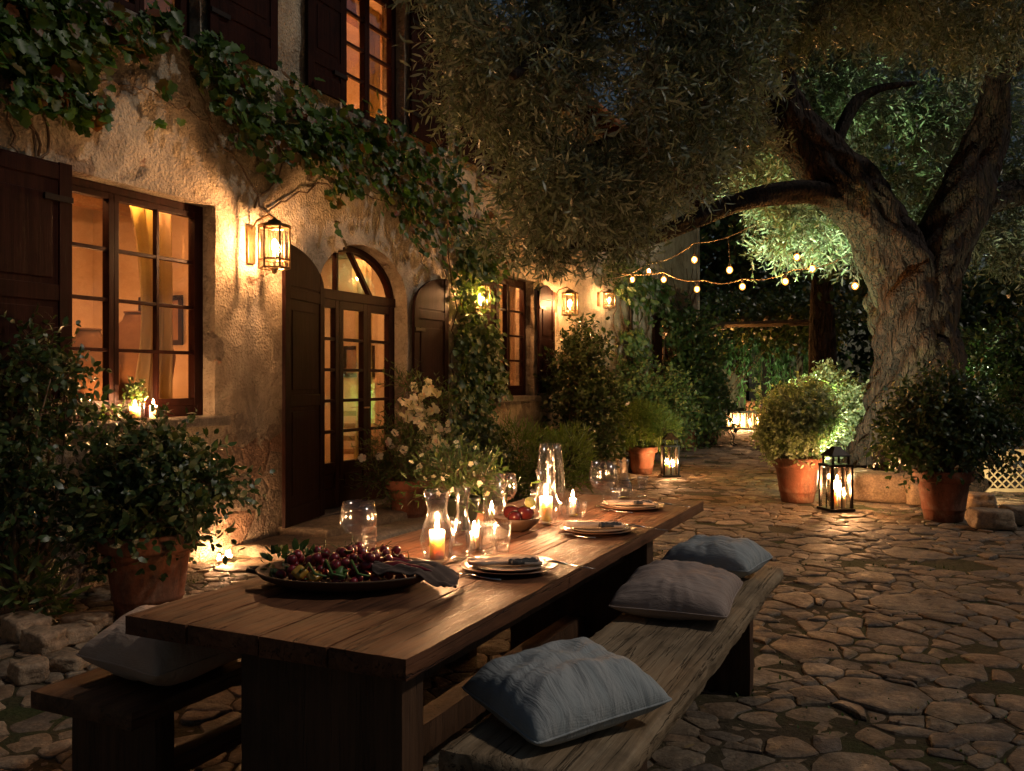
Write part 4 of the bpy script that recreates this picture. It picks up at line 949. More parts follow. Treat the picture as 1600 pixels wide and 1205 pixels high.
for k in range(165):
    for _ in range(30):
        a = rr.gauss(-.01, .115); b_ = rr.gauss(.02, .065)
        if (a/.26)**2+(b_/.17)**2 < 1 and not (a < -.03 and b_ < -.055): break
    s = rr.uniform(.8, 1.12); z = .014+r0*s+.03*max(0, (a/.33)**2+(b_/.235)**2-.3)
    for q in placed:
        d2 = (a-q[0])**2+(b_-q[1])**2; m_ = (r0*(s+q[3])*.95)**2
        if d2 < m_: z = max(z, q[2]+math.sqrt(m_-d2))
    if z > .115: continue
    placed.append((a, b_, z, s)); c_ = ch0 if first else dup(ch0); first = False
    c_.location = Mp @ Vector((a, b_, z)); c_.scale = (s, s, s); c_.rotation_euler = (rr.uniform(-.9, .9), rr.uniform(-.9, .9), rr.uniform(0, 6))
def pepper(a, b_, z, s, rx, rz, m, label, name='yellow_pepper', cat='pepper', group=None):
    n = 24; V = []; prof = [(.001, -.048), (.016, -.047), (.028, -.036), (.034, -.01), (.037, .012), (.033, .03), (.02, .038), (.006, .033), (.001, .032)]
    t = thing(name, label, cat, Mp @ Vector((a, b_, z)), 0, group); t.rotation_euler = (rx, 0, rz); t.scale = (s, s, s)
    MB().lathe(prof, 48, (0, 0, 0), 1, .9, .09, 4).build('body', m, t, True); MB().tube([(0, 0, .032), (0, .003, .045), (.006, .008, .056)], [.006, .0045, .005], 8).build('stalk', green_m, t, True)
pepper(-.16, -.075, .055, .75, R(70), R(40), yellow_m, 'pale yellow pepper at the front left of the platter', group='peppers on the platter')
pepper(-.10, -.12, .05, .62, R(100), R(-30), yellow_m, 'small yellow pepper lying behind the front rim of the platter', group='peppers on the platter')
pepper(-.02, -.10, .06, .7, R(80), R(100), green_m, 'dark green pepper among the stalks on the platter', group='peppers on the platter')
for k, (a, b_, c_) in enumerate(((.17, .03, 0), (.2, -.04, .4))):   # beetroot-like red roots
    t = thing('red_radish', ('upper' if k == 0 else 'lower')+' long red root pointing right on the platter', 'radish', Mp @ Vector((a-.03, b_-.02, .07)), PR+R(-14-10*k), 'red roots on the platter')
    MB().tube([(-.05, 0, .002), (-.02, 0, 0), (.02, 0, 0), (.06, .004, .004), (.11, 0, .008), (.16, -.006, .004)], [.012, .024, .026, .016, .008, .002], 12).build('root', basic('radish_skin', (.28, .03, .04), (.16, .02, .03), .3, 9, None), t, True)
gs = thing('green_stalks', 'curled pale green stalks and leaves along the front of the platter', 'greens', Mp @ Vector((0, 0, 0)), PR)
mb = MB()
for k in (1, 3, 6):
    a0 = -.17+k*.03; mb.tube([(a0, -.06-.02*(k % 3), .07), (a0+.02, -.11, .09+.006*k % .02), (a0+.05, -.145, .066), (a0+.09, -.15, .06)], [.004, .005, .005, .003], 7)
mb.build('stalk', green_m, gs, True)
bush('foliage', [(-.27, .03, .07, .07, .09, .035), (-.21, .1, .07, .05, .05, .04)], 60, .05, dark_leaf, T_OVAL, gs, 3, .3); leaves('top_leaf', T_OVAL, np.array([(.0, -.04, .112)]), np.array([(.3, -.8, .45)]), np.array([(0., .3, 1.)]), .07, green_m, gs)
# grey cloth falling over the right rim
V = []; nx, ny = 46, 30
for sd in (0, 1):
    for j in range(ny+1):
        for i in range(nx+1):
            a, b_ = i/nx, j/ny*2-1
            X = .10+a*.30; Yq = -.055+b_*(.05+.05*a)+.02*mnoise.noise(Vector((a*3, b_, 1)))-.02*a
            e = math.hypot(X/.33, Yq/.235); base = .066 if e < 1 else .066-.05*min(1, (e-1)*5)
            fold = .5+.5*math.sin(b_*9+a*4+2*mnoise.noise(Vector((a*2.4, b_*2, 7))))
            z = base+.02*fold+.014*mnoise.noise(Vector((a*6, b_*4, 3)))
            V.append((X, Yq, max(.004, z-(.004 if sd == 0 else 0))))
N = (nx+1)*(ny+1); Fc = []
for j in range(ny):
    for i in range(nx):
        q = (j*(nx+1)+i, j*(nx+1)+i+1, (j+1)*(nx+1)+i+1, (j+1)*(nx+1)+i); Fc.append(tuple(N+k for k in q)); Fc.append(q[::-1])
o = mesh('kitchen_cloth', V, Fc, napkin_d); o.location = (px, py, TZ); o.rotation_euler = (0, 0, PR); tag(o, 'crumpled dark grey cloth falling over the right rim of the platter', 'cloth')
# bowl of glossy dark fruit
x, y, _ = tpos(808, 828)
fb = thing('fruit_bowl', 'round dark bowl of glossy fruit in the middle of the table', 'bowl', (x, y, TZ))
MB().lathe([(.0005, 0), (.05, 0), (.07, .01), (.1, .035), (.12, .065), (.117, .067), (.095, .04), (.06, .015), (.0005, .012)], 40).build('shell', platter_m, fb, True)
for k, (a, b_, z_, q, r_) in enumerate(((-.03, .01, .08, 20, 1.0), (.045, .0, .085, 70, 1.05), (.01, -.05, .07, 130, .9), (.02, .06, .07, 10, .9))):
    V, Fc = ico(.042*r_, 3, (1.15, .92, .88)); o = mesh('aubergine', V, Fc, grape_m); o.location = (x+a, y+b_, TZ+z_); o.rotation_euler = (0, .2, R(q)); tag(o, 'glossy dark red fruit piled in the round table bowl', 'fruit', 'glossy fruit in the table bowl')
o = MB().lathe([(.0005, 0), (.02, .0), (.026, .004), (.028, .02), (.022, .034), (.0005, .036)], 24).build('halved_lime', lemon_m, None, True)
o.location = (x+.0, y+.12, TZ+.075); o.rotation_euler = (R(78), 0, R(30)); o.location = (x+.06, y+.02, TZ+.135); tag(o, 'cut yellow-green citrus half on top of the fruit bowl', 'fruit')
# flowers in a dark pot
x, y, _ = tpos(722, 826)
fl = thing('flower_pot', 'dark pot of white flowers and green leaves on the table behind the candles', 'potted flowers', (x, y, TZ))
MB().lathe([(.0005, 0), (.06, 0), (.065, .005), (.085, .13), (.092, .14), (.092, .16), (.084, .16), (.078, .14), (.0005, .13)], 32).build('pot', basic('dark_green_glaze', (.03, .04, .025), (.02, .025, .018), .3, 8, (30, .2, .003)), fl, True)
tips = [(random.gauss(0, .09), random.gauss(0, .09), random.uniform(.25, .46)) for _ in range(22)]
stems_mb((0, 0, .13), tips, .003, .0015, .03).build('stem', green_m, fl, True)
bush('leaves', [(-.04, 0, .26, .15, .15, .11), (.07, .03, .24, .12, .12, .09), (-.1, .02, .2, .09, .1, .1)], 1600, .045, mid_leaf, T_LONG, fl, 2, .4, .8, .2)
def blossoms(parent, pts, size, name='blossom'):
    P = np.repeat(np.array(pts), 5, 0); n = len(pts); ph = np.tile(np.arange(5)*2*PI/5, n)+np.repeat(rng.random(n)*6, 5); up = norm(rng.normal(size=(n, 3))*.7+np.array([.3, -.7, .4])); up = np.repeat(up, 5, 0)
    e1 = norm(np.cross(up, np.array([.3, .2, 1.]))); e2 = np.cross(up, e1); ax = e1*np.cos(ph)[:, None]+e2*np.sin(ph)[:, None]+up*.25
    return leaves(name, T_PETAL, P, ax, up, size, flower_m, parent)
blossoms(fl, [(t[0]*1.15, t[1]*1.1, t[2]*.95) for t in tips]+[(random.gauss(-.04, .12), random.gauss(-.03, .1), random.uniform(.15, .36)) for _ in range(12)], .014)
# ---------------------------------------------------------------- pots and plants
POT = [(.0005, 0), (.17, 0), (.19, .006), (.205, .1), (.212, .12), (.222, .13), (.216, .142), (.25, .39), (.262, .40), (.258, .415), (.285, .43), (.30, .44), (.302, .53), (.292, .54), (.272, .54), (.262, .5), (.0005, .47)]
def potted(name, label, cat, x, y, s, blobs, n, size, m, tmpl, seed=0, rim=True, up=.25, rnd=.7, stems=7, flowers=0, group=None, potm=None, inner=.45, rz=0.):
    t = thing(name, label, cat, (x, y, .0), rz, group)
    MB().lathe(sc(POT, s), 48).build('pot', potm or terra, t, True)
    MB().lathe([(.0005, .485*s), (.15*s, .492*s), (.268*s, .486*s)], 24).build('soil', soil, t, True)
    stems_mb((0, 0, .48*s), [(b_[0]+random.uniform(-.5, .5)*b_[3], b_[1]+random.uniform(-.5, .5)*b_[4], b_[2]+random.uniform(-.2, .5)*b_[5]) for b_ in blobs for _ in range(stems)], .012, .004).build('stem', twig_m, t, True)
    bush('foliage', blobs, n, size, m, tmpl, t, seed, up, rnd, inner)
    if flowers:
        P, D = blob_points(blobs, flowers, 3, .95); blossoms(t, list(P), .03)
    return t
# front left: dark bushy shrub in a large pot
x, y, _ = on_h(232, 962); potted('potted_shrub', 'large dark bushy shrub in a terracotta pot at the near left beside the table', 'potted plant', x, y, 1.0, [(-.15, .0, .86, .36, .34, .30), (.2, .05, .76, .33, .33, .26), (.0, .05, 1.0, .32, .3, .2), (.36, .1, .84, .2, .2, .16), (-.3, -.1, .6, .24, .23, .18), (.05, -.2, .62, .28, .22, .18)], 6500, .062, dark_leaf, T_OVAL, 11, up=.1, rnd=1.0)
# tall climbing rose-like shrub at left edge
def groundshrub(name, label, cat, x, y, blobs, n, size, m, tmpl, seed=0, up=.25, rnd=.7, stems=3, inner=.4, group=None, flowers=0, rs=.014, spr=False):
    t = thing(name, label, cat, (x, y, -.02), 0, group)
    stems_mb((0, 0, 0), [(b_[0]+random.uniform(-.4, .4)*b_[3], b_[1]+random.uniform(-.4, .4)*b_[4], b_[2]+random.uniform(-.2, .6)*b_[5]) for b_ in blobs for _ in range(stems)], rs, .004, .15).build('stem', twig_m, t, True)
    if spr:
        P, D = blob_points(blobs, n//10, seed, inner); sprigs('foliage', P, norm(D+rng.normal(size=D.shape)*.5+np.array([0, 0, up])), m, t, size, 10, tmpl, .3, size*3.5)
    else: bush('foliage', blobs, n, size, m, tmpl, t, seed, up, rnd, inner)
    if flowers:
        P, D = blob_points(blobs, flowers, 3, .97); blossoms(t, list(P), .045)
    return t
x, y, _ = at_depth(35, 700, 5.6)
groundshrub('climbing_shrub', 'tall loose dark shrub climbing in front of the near window shutter', 'shrub', x, y, [(-.1, .1, 1.55, .34, .3, .34), (.12, .1, 1.4, .25, .25, .25), (-.2, 0, 1.1, .4, .3, .35), (.05, .0, .9, .26, .3, .28), (-.15, -.05, .65, .33, .3, .3)], 4300, .06, dark_leaf, T_OVAL, 21, .1, 1.0, 3, group=None)
x, y, _ = on_h(30, 985)
groundshrub('leafy_plant', 'small broad-leaved green plant by the loose stones at the left edge', 'plant', x-.05, y+.1, [(0, 0, .28, .22, .2, .16), (.1, .0, .18, .18, .16, .12)], 240, .13, mid_leaf, T_LONG, 31, .3, .8, 5)
x, y, _ = on_h(100, 905)
groundshrub('low_shrub', 'low dark shrub in the shade behind the large potted shrub at left', 'shrub', x, y, [(0, 0, .45, .5, .4, .4), (-.4, -.1, .35, .4, .35, .32), (.5, .2, .4, .4, .35, .35)], 4200, .075, dark_leaf, T_OVAL, 33, .2)
# spilling plant and candle on the near window sill
sx_, sy_ = WX+.05, 4.80
t = thing('sill_plant', 'small leafy houseplant on the sill of the near window beside the candle', 'plant', (sx_-.06, sy_+.02, 1.203))
MB().lathe([(.0005, 0), (.04, 0), (.055, .08), (.058, .085), (.05, .085), (.0005, .075)], 24).build('pot', terra, t, True); bush('foliage', [(0, .02, .17, .07, .08, .08), (.02, -.22, .05, .05, .16, .05), (.0, .02, .27, .05, .05, .05)], 260, .045, mid_leaf, T_OVAL, t, 3, .2)
glassware('candle_jar', sx_+.03, sy_-.03, 1.203, sc(VOT, 1.7, 1.6), 'square-shouldered glass jar around the candle on the near window sill', cat='glass'); candle(sx_+.03, sy_-.03, 1.22, .038, .075, 'lit candle on the sill of the near window', 1.2)
candle(sx_+.0, sy_+.17, 1.204, .03, .1, 'second candle on the near window sill, right of the glass jar', 1.0)
# tea lights on the ground by the wall
for k, (u, v, lab) in enumerate(((318, 876, 'tea light burning on the ground at the wall foot, left one'), (338, 874, 'tea light burning on the ground at the wall foot, right one'), (300, 868, 'small candle on the ground half behind the large pot'))):
    x, y, _ = on_h(u, v, .0); x = max(x, WX+.16); glassware('votive_glass', x, y, .006, sc(VOT, .8, .6), 'low glass cup of '+lab.split(',')[0], 'small candle glasses'); candle(x, y, .015, .022, .022, lab, .9)
# white flowering shrub in an urn right of the door
x, y, _ = on_wall(640, 782, .5)
t = potted('flowering_shrub', 'shrub with white blossoms in a clay urn right of the arched door', 'potted plant', x, y, .85, [(-.12, 0, .75, .34, .3, .26), (.25, 0, .7, .32, .3, .25), (.1, 0, 1.0, .22, .22, .18), (.3, .1, 1.25, .16, .16, .16), (.02, .0, 1.42, .16, .15, .13), (-.2, .1, .45, .3, .3, .2)], 5200, .065, mid_leaf, T_LONG, 41, stems=4, rz=YAW)
P = [(.12+.11*math.sin(k*.35)+random.gauss(0, .035), random.gauss(-.08, .06), .98+.010*k+random.gauss(0, .03)) for k in range(46)]+[(.26+random.gauss(0, .08), random.gauss(-.1, .08), .92+random.gauss(0, .08)) for _ in range(34)]+[(random.gauss(0, .2), random.gauss(-.2, .08), .72+random.gauss(0, .1)) for _ in range(14)]
blossoms(t, P+[(a_+random.gauss(0, .03), b_-.02, c_+random.gauss(0, .03)) for a_, b_, c_ in P[:60]], .043)
# planting strip along the wall
def along(u, v, off=.62):
    q = on_h(u, v)
    return q if q[0] > WX+off else (lambda w: (w[0], w[1], 0.))(on_wall(u, v, off))
x, y, _ = along(800, 735); groundshrub('fern_clump', 'feathery green ferns at the wall foot under the far window', 'fern', x, y, [(-.5, 0, .45, .5, .4, .42), (.1, .1, .55, .5, .4, .45), (.6, .3, .5, .45, .4, .42), (-.1, -.3, .25, .5, .35, .25)], 7000, .13, fern_leaf, T_NEEDLE, 51, .5, .6, 3)
x, y, _ = along(772, 745); groundshrub('low_shrub', 'dark rounded shrub under the hanging vine, left of the ferns', 'shrub', x-.25, y, [(0, 0, .5, .45, .4, .45), (-.4, 0, .4, .35, .35, .35)], 3600, .08, dark_leaf, T_OVAL, 53, .2)
x, y, _ = along(905, 722); groundshrub('tall_shrub', 'tall narrow dark shrub against the wall below the far wall lantern', 'shrub', x, y, [(.1, 0, 1.9, .34, .36, .38), (-.05, 0, 1.5, .46, .42, .5), (.12, .1, 1.0, .5, .45, .5), (.1, 0, .5, .4, .4, .45)], 8000, .085, dark_leaf, T_OVAL, 55, .3, rs=.02)
x, y, _ = along(985, 712); groundshrub('round_shrub', 'broad rounded green shrub behind the fern in the terracotta pot', 'shrub', x-.05, y+.6, [(0, 0, 1.3, .7, .6, .5), (.5, .2, 1.1, .6, .5, .5), (-.35, 0, .9, .5, .5, .5), (.3, 0, .6, .7, .6, .5)], 9500, .085, mid_leaf, T_OVAL, 57, .3, rs=.02)
x, y, _ = along(1003, 741); potted('potted_fern', 'bright feathery fern in a terracotta pot left of the standing lantern', 'potted plant', x, y, .82, [(-.12, 0, .78, .42, .42, .32), (.22, .1, .72, .40, .4, .28), (.05, 0, .95, .34, .34, .2), (-.4, 0, .55, .2, .25, .2)], 9000, .10, fern_leaf, T_NEEDLE, 59, up=.1, rnd=.6, stems=5, rz=YAW)
# old stone trough
x, y, _ = along(940, 742); t = thing('stone_trough', 'old rectangular stone trough at the wall foot left of the potted fern', 'trough', (x, y, -.02), R(0))
slab(-.35, .35, -.25, .8, 0, .30, 'basin', t, 7, rockm)
x, y, _ = along(965, 747); o = MB().lathe([(.0005, 0), (.5, 0), (.52, .02), (.51, .045), (.4, .05), (.0005, .05)], 40).build('stone_disc', stepm, None, True); o.location = (x-.2, y-.1, 0); tag(o, 'low round millstone lying on the paving before the trough', 'millstone')
x, y, _ = along(1076, 697); potted('potted_shrub', 'small green plant in a terracotta pot at the far wall corner, nearer of two', 'potted plant', x, y, .75, [(0, 0, .75, .42, .4, .35), (.3, .1, .6, .3, .3, .3), (-.2, 0, 1.0, .3, .3, .3)], 4200, .10, mid_leaf, T_OVAL, 61)
x, y, _ = along(1111, 690); potted('potted_shrub', 'dark plant in a terracotta pot at the start of the far path', 'potted plant', x, y, .8, [(0, 0, .85, .42, .42, .4), (-.1, 0, 1.25, .32, .32, .32)], 3600, .11, dark_leaf, T_OVAL, 63)
x, y, _ = along(1060, 700); groundshrub('tall_shrub', 'dark leafy shrub against the far corner of the house', 'shrub', x-.1, y+1.2, [(0, 0, 1.0, .6, .6, .9), (.1, .3, 1.9, .5, .5, .6), (0, 0, 2.6, .4, .5, .4)], 5500, .13, dark_leaf, T_OVAL, 65, .3)
# right: two potted plants by the olive tree
x, y, _ = on_h(1246, 784); potted('potted_shrub', 'grey-green clipped bush in a terracotta pot left of the big lantern', 'potted plant', x, y, 1.02, [(0, 0, .93, .41, .42, .40), (.1, 0, 1.05, .34, .34, .38), (-.18, 0, .8, .26, .3, .26)], 21000, .050, grey_leaf, T_OVAL, 71, up=.6, rnd=.55, rz=YAW, inner=.6)
x, y, _ = on_h(1302, 748); groundshrub('round_shrub', 'bright floodlit grey-green bush between the potted bush and the olive trunk', 'shrub', x, y, [(0, 0, .85, .5, .45, .55), (-.15, 0, 1.25, .36, .35, .32), (.2, 0, 1.1, .34, .35, .4), (-.1, 0, 1.5, .12, .14, .22)], 19000, .055, grey_leaf, T_OVAL, 73, .6, .55, 3, .6)
x, y, _ = on_h(1474, 813); potted('potted_shrub', 'dark bushy plant in a terracotta pot right of the olive trunk', 'potted plant', x, y, 1.0, [(-.12, 0, .95, .5, .45, .38), (.2, .05, 1.0, .48, .42, .36), (.0, 0, 1.3, .4, .36, .28), (-.4, -.05, .8, .25, .28, .22), (.55, .1, .9, .26, .26, .28)], 9500, .068, dark_leaf, T_OVAL, 75, up=.1, rnd=1.0, rz=YAW)
x, y, _ = on_h(1560, 742); groundshrub('tall_shrub', 'straggly dark shrub at the right edge behind the potted plant', 'shrub', x, y, [(-.4, 0, 1.5, .6, .5, .5), (.4, 0, 1.5, .6, .5, .5), (0, .2, 2.0, .6, .5, .4), (1.2, 0, 1.6, .8, .6, .6)], 6500, .10, dark_leaf, T_OVAL, 77, .1, 1., 4, rs=.02)
# ---------------------------------------------------------------- standing lanterns
def floor_lantern(x, y, s, rz, label, cnd):
    t = thing('candle_lantern', label, 'lantern', (x, y, .008), rz, 'square candle lanterns standing on the paving'); w, h = .122*s, .50*s
    f = MB()
    for a in (-1, 1):
        for b_ in (-1, 1): f.box(a*w-.015*s, a*w+.015*s, b_*w-.015*s, b_*w+.015*s, .03*s, h)
    f.box(-w-.03*s, w+.03*s, -w-.03*s, w+.03*s, 0, .029*s); f.box(-w-.02*s, w+.02*s, -w-.02*s, w+.02*s, h+.001, h+.03*s)
    q = .8
    for a in (-1, 1):
        for b_ in (-1, 1): f.box(a*w*q-.011*s, a*w*q+.011*s, b_*w*q-.011*s, b_*w*q+.011*s, h+.031*s, h+.12*s)
    for a in (-1, 1):
        f.box(a*w-.004, a*w+.004, -.006, .006, .03*s, h); f.box(-.006, .006, a*w-.004, a*w+.004, .03*s, h)
    f.build('frame', blackmetal, t, bev=.002)
    V = [(a*w*r_, b_*w*r_, z_*s) for r_, z_ in ((1.0, .62), (.95, .635), (.45, .70), (.3, .73)) for a, b_ in ((-1, -1), (1, -1), (1, 1), (-1, 1))]
    MB().add(V, [(i*4+k, i*4+(k+1) % 4, (i+1)*4+(k+1) % 4, (i+1)*4+k) for i in range(3) for k in range(4)]+[(3, 2, 1, 0), (12, 13, 14, 15)]).build('roof', blackmetal, t)
    MB().tube([(.11*s*math.cos(a), 0, .68*s+.1*s*math.sin(a)) for a in [PI*k/14 for k in range(15)]], .005*s, 6).build('handle', blackmetal, t, True)
    g = MB()
    for a, b_ in (((-w, -w), (w, -w)), ((w, -w), (w, w)), ((w, w), (-w, w)), ((-w, w), (-w, -w))): g.add([(a[0]*.96, a[1]*.96, .03*s), (b_[0]*.96, b_[1]*.96, .03*s), (b_[0]*.96, b_[1]*.96, h), (a[0]*.96, a[1]*.96, h)], [(0, 1, 2, 3)])
    g.build('glass', lant_g, t)
    Mr = Matrix.Translation((x, y, .008)) @ Matrix.Rotation(rz, 4, 'Z')
    for (a, b_, r_, hh, lab) in cnd:
        q = Mr @ Vector((a*s, b_*s, .03*s)); candle(q.x, q.y, q.z, r_*s*.85, hh*s, lab, 1.5*s)
x, y, _ = on_h(1306, 798); floor_lantern(x, y, 1.0, YAW+R(12), 'big black candle lantern in front of the olive tree rocks', ((-.04, -.035, .045, .22, 'thick front candle in the big lantern by the olive tree'), (.035, .03, .045, .30, 'tall back candle in the big lantern by the olive tree'), (.06, -.06, .03, .16, 'short candle in the right corner of the big lantern')))
x, y, _ = on_h(1047, 745); floor_lantern(x, y, .92, YAW, 'black candle lantern standing beside the potted fern', ((-.045, 0, .045, .2, 'left candle in the lantern beside the potted fern'), (.055, .02, .04, .17, 'right candle in the lantern beside the potted fern')))
# ---------------------------------------------------------------- rocks
def rock(x, y, z, sx, sy, sz, seed, label, name='rock', rz=0., group=None, m=rockm):
    V, Fc = ico(1, 4); W = []
    for v in V:
        d = Vector(v); q = max(abs(d.x), abs(d.y), abs(d.z)); d = d*(.3+.7/q)*.78
        k = 1+.16*mnoise.noise(d*1.3+Vector((seed, 0, 0)))+.06*mnoise.noise(d*4+Vector((0, seed, 0)))+.02*mnoise.noise(d*11)
        W.append((d.x*k*sx, d.y*k*sy, d.z*k*sz))
    o = mesh(name, W, Fc, m); o.location = (x, y, z); o.rotation_euler = (0, 0, rz); return tag(o, label, 'rock', group)
tree_g = 'rocks round the foot of the olive tree'
for k, (u, v, sx, sy, sz, lab) in enumerate(((1380, 788, .52, .3, .24, 'largest orange-lit boulder behind the big lantern'), (1440, 792, .22, .2, .17, 'smaller rock between the boulder and the right pot'), (1550, 830, .26, .2, .13, 'squared block on the paving at the right edge, nearer'), (1602, 824, .24, .2, .13, 'squared block cut by the right picture edge'), (1532, 800, .2, .2, .13, 'low rock just right of the right terracotta pot'), (1345, 770, .2, .2, .2, 'rock wedged between the lantern and the tree root'))):
    x, y, _ = on_h(u, v); rock(x, y+sy, sz*.75, sx, sy, sz, k*3.3, lab, rz=YAW+random.uniform(-.2, .2), group=tree_g)
for k, (u, v, sx, sy, sz, lab) in enumerate(((48, 1020, .15, .11, .085, 'pale squared rubble stone nearest the left edge, in front of the plants'), (98, 1005, .14, .12, .06, 'flat grey rubble stone right of the pale squared one'), (22, 1068, .12, .1, .07, 'brown rubble stone lowest at the left picture edge'), (88, 1050, .11, .1, .05, 'small rubble stone between the grey and the brown ones'), (20, 1000, .2, .14, .09, 'dark rubble stone under the broad-leaved plant'), (120, 985, .16, .13, .06, 'rubble stone in the shade of the large pot'))):
    x, y, _ = on_h(u, v); rock(x, y+.08, sz*.6, sx, sy, sz, k*5.1+50, lab, rz=random.uniform(-.5, .5), group='loose rubble at the left')
# ---------------------------------------------------------------- olive tree
ot = thing('olive_tree', 'huge old olive tree with a twisted forked trunk spreading over the courtyard', 'tree', on_h(1425, 742))
tbx, tby, _ = on_h(1425, 742)
def D(u, v, z): a = at_depth(u, v, z); return Vector((a[0]-tbx, a[1]-tby, a[2]))
def limb(mb, pts, rad, n=28, seed=0, amp=.16, k=7, sub=6):
    P = [Vector(p) for p in pts]; m_ = len(P); out = []; rs = []
    for i in range(m_-1):
        p0, p1, p2, p3 = P[max(i-1, 0)], P[i], P[i+1], P[min(i+2, m_-1)]
        for j in range(sub):
            t = j/sub; out.append(.5*((2*p1)+(-p0+p2)*t+(2*p0-5*p1+4*p2-p3)*t*t+(-p0+3*p1-3*p2+p3)*t**3)); rs.append(rad[i]+(rad[i+1]-rad[i])*t)
    out.append(P[-1]); rs.append(rad[-1]); V = []; ref = None; m_ = len(out)
    for i, p in enumerate(out):
        t = (out[min(i+1, m_-1)]-out[max(i-1, 0)]).normalized()
        if ref is None: ref = Vector((0, 1, 0)) if abs(t.y) < .9 else Vector((1, 0, 0))
        a = t.cross(ref).normalized(); b_ = a.cross(t).normalized(); ref = b_
        for q in range(n):
            w = 2*PI*q/n; d = a*math.cos(w)+b_*math.sin(w)
            tw = i*.09
            f = 1+amp*(abs(math.sin((w+tw)*k/2+seed))-.5)*.8+amp*1.3*mnoise.noise(d*1.6+Vector((0, 0, i*.11+seed)))+amp*.55*mnoise.noise(d*5+Vector((0, 0, i*.22+seed)))
            V.append(p+d*rs[i]*f)
    mb.add(V, [(i*n+q, i*n+(q+1) % n, (i+1)*n+(q+1) % n, (i+1)*n+q) for i in range(m_-1) for q in range(n)]+[tuple(range((m_-1)*n, m_*n))])
mb = MB(); TD = 12.6
limb(mb, [D(1425, 765, TD), D(1425, 730, TD), D(1422, 680, TD), D(1425, 620, TD), D(1428, 550, TD), D(1425, 480, TD), D(1428, 420, TD)], [1.1, .84, .66, .60, .56, .56, .5], 110, 1, .24, 9, 9)
mb.build('trunk', bark, ot, True, fix=False)
mb = MB()
limb(mb, [D(1425, 520, TD), D(1412, 440, TD), D(1385, 380, TD-.1), D(1340, 315, TD-.25), D(1290, 262, TD-.4), D(1240, 205, TD-.5), D(1215, 150, TD-.6), D(1212, 90, TD-.8), D(1190, 20, TD-1.1), D(1170, -60, TD-1.4)], [.46, .5, .46, .42, .38, .30, .24, .18, .14, .09], 64, 3, .2, 7, 9)
mb.build('limb', bark, ot, True, fix=False)
mb = MB()
limb(mb, [D(1432, 520, TD), D(1455, 430, TD), D(1478, 370, TD), D(1510, 300, TD), D(1535, 230, TD), D(1552, 170, TD-.1), D(1560, 120, TD-.3), D(1600, 80, TD-.6), D(1660, 20, TD-.9)], [.42, .44, .42, .36, .27, .21, .16, .13, .09], 64, 5, .2, 7, 9)
limb(mb, [D(1505, 320, TD), D(1550, 312, TD+.2), D(1605, 300, TD+.3), D(1680, 290, TD+.3)], [.22, .2, .17, .12], 28, 6, .2, 5)
mb.build('limb', bark, ot, True, fix=False)
mb = MB()
limb(mb, [D(1345, 335, TD-.2), D(1290, 305, TD-.6), D(1230, 302, TD-1.2), D(1160, 315, TD-1.9), D(1090, 342, TD-2.6), D(1030, 368, TD-3.3), D(970, 385, TD-4), D(890, 380, TD-4.8)], [.20, .16, .135, .115, .10, .08, .05, .03], 28, 7, .22, 5, 7)
mb.build('limb', bark, ot, True, fix=False)
mb = MB()
for pts, rad in (([D(1220, 190, TD-.55), D(1180, 200, TD-.9), D(1142, 178, TD-1.3), D(1100, 120, TD-2), D(1040, 60, TD-3)], [.16, .13, .11, .07, .04]), ([D(1290, 265, TD-.4), D(1330, 170, TD-.2), D(1370, 140, TD), D(1430, 130, TD+.2)], [.1, .08, .06, .03]),
                 ([D(1212, 100, TD-.8), D(1120, 20, TD-2.5), D(1000, -20, TD-4.5), D(880, 60, TD-6), D(800, 120, TD-6.8)], [.13, .10, .08, .05, .025]), ([D(1140, 180, TD-1.3), D(1050, 200, TD-3), D(950, 220, TD-4.5), D(850, 260, TD-5.5)], [.07, .05, .035, .02]),
                 ([D(1000, -20, TD-4.5), D(900, -60, TD-6.5), D(780, -40, TD-7.5)], [.06, .04, .02]), ([D(1560, 120, TD-.3), D(1500, 40, TD-1.5), D(1420, -30, TD-3)], [.1, .07, .03])):
    limb(mb, pts, rad, 16, 2, .2, 5, 6)
mb.build('branch', bark, ot, True, fix=False)
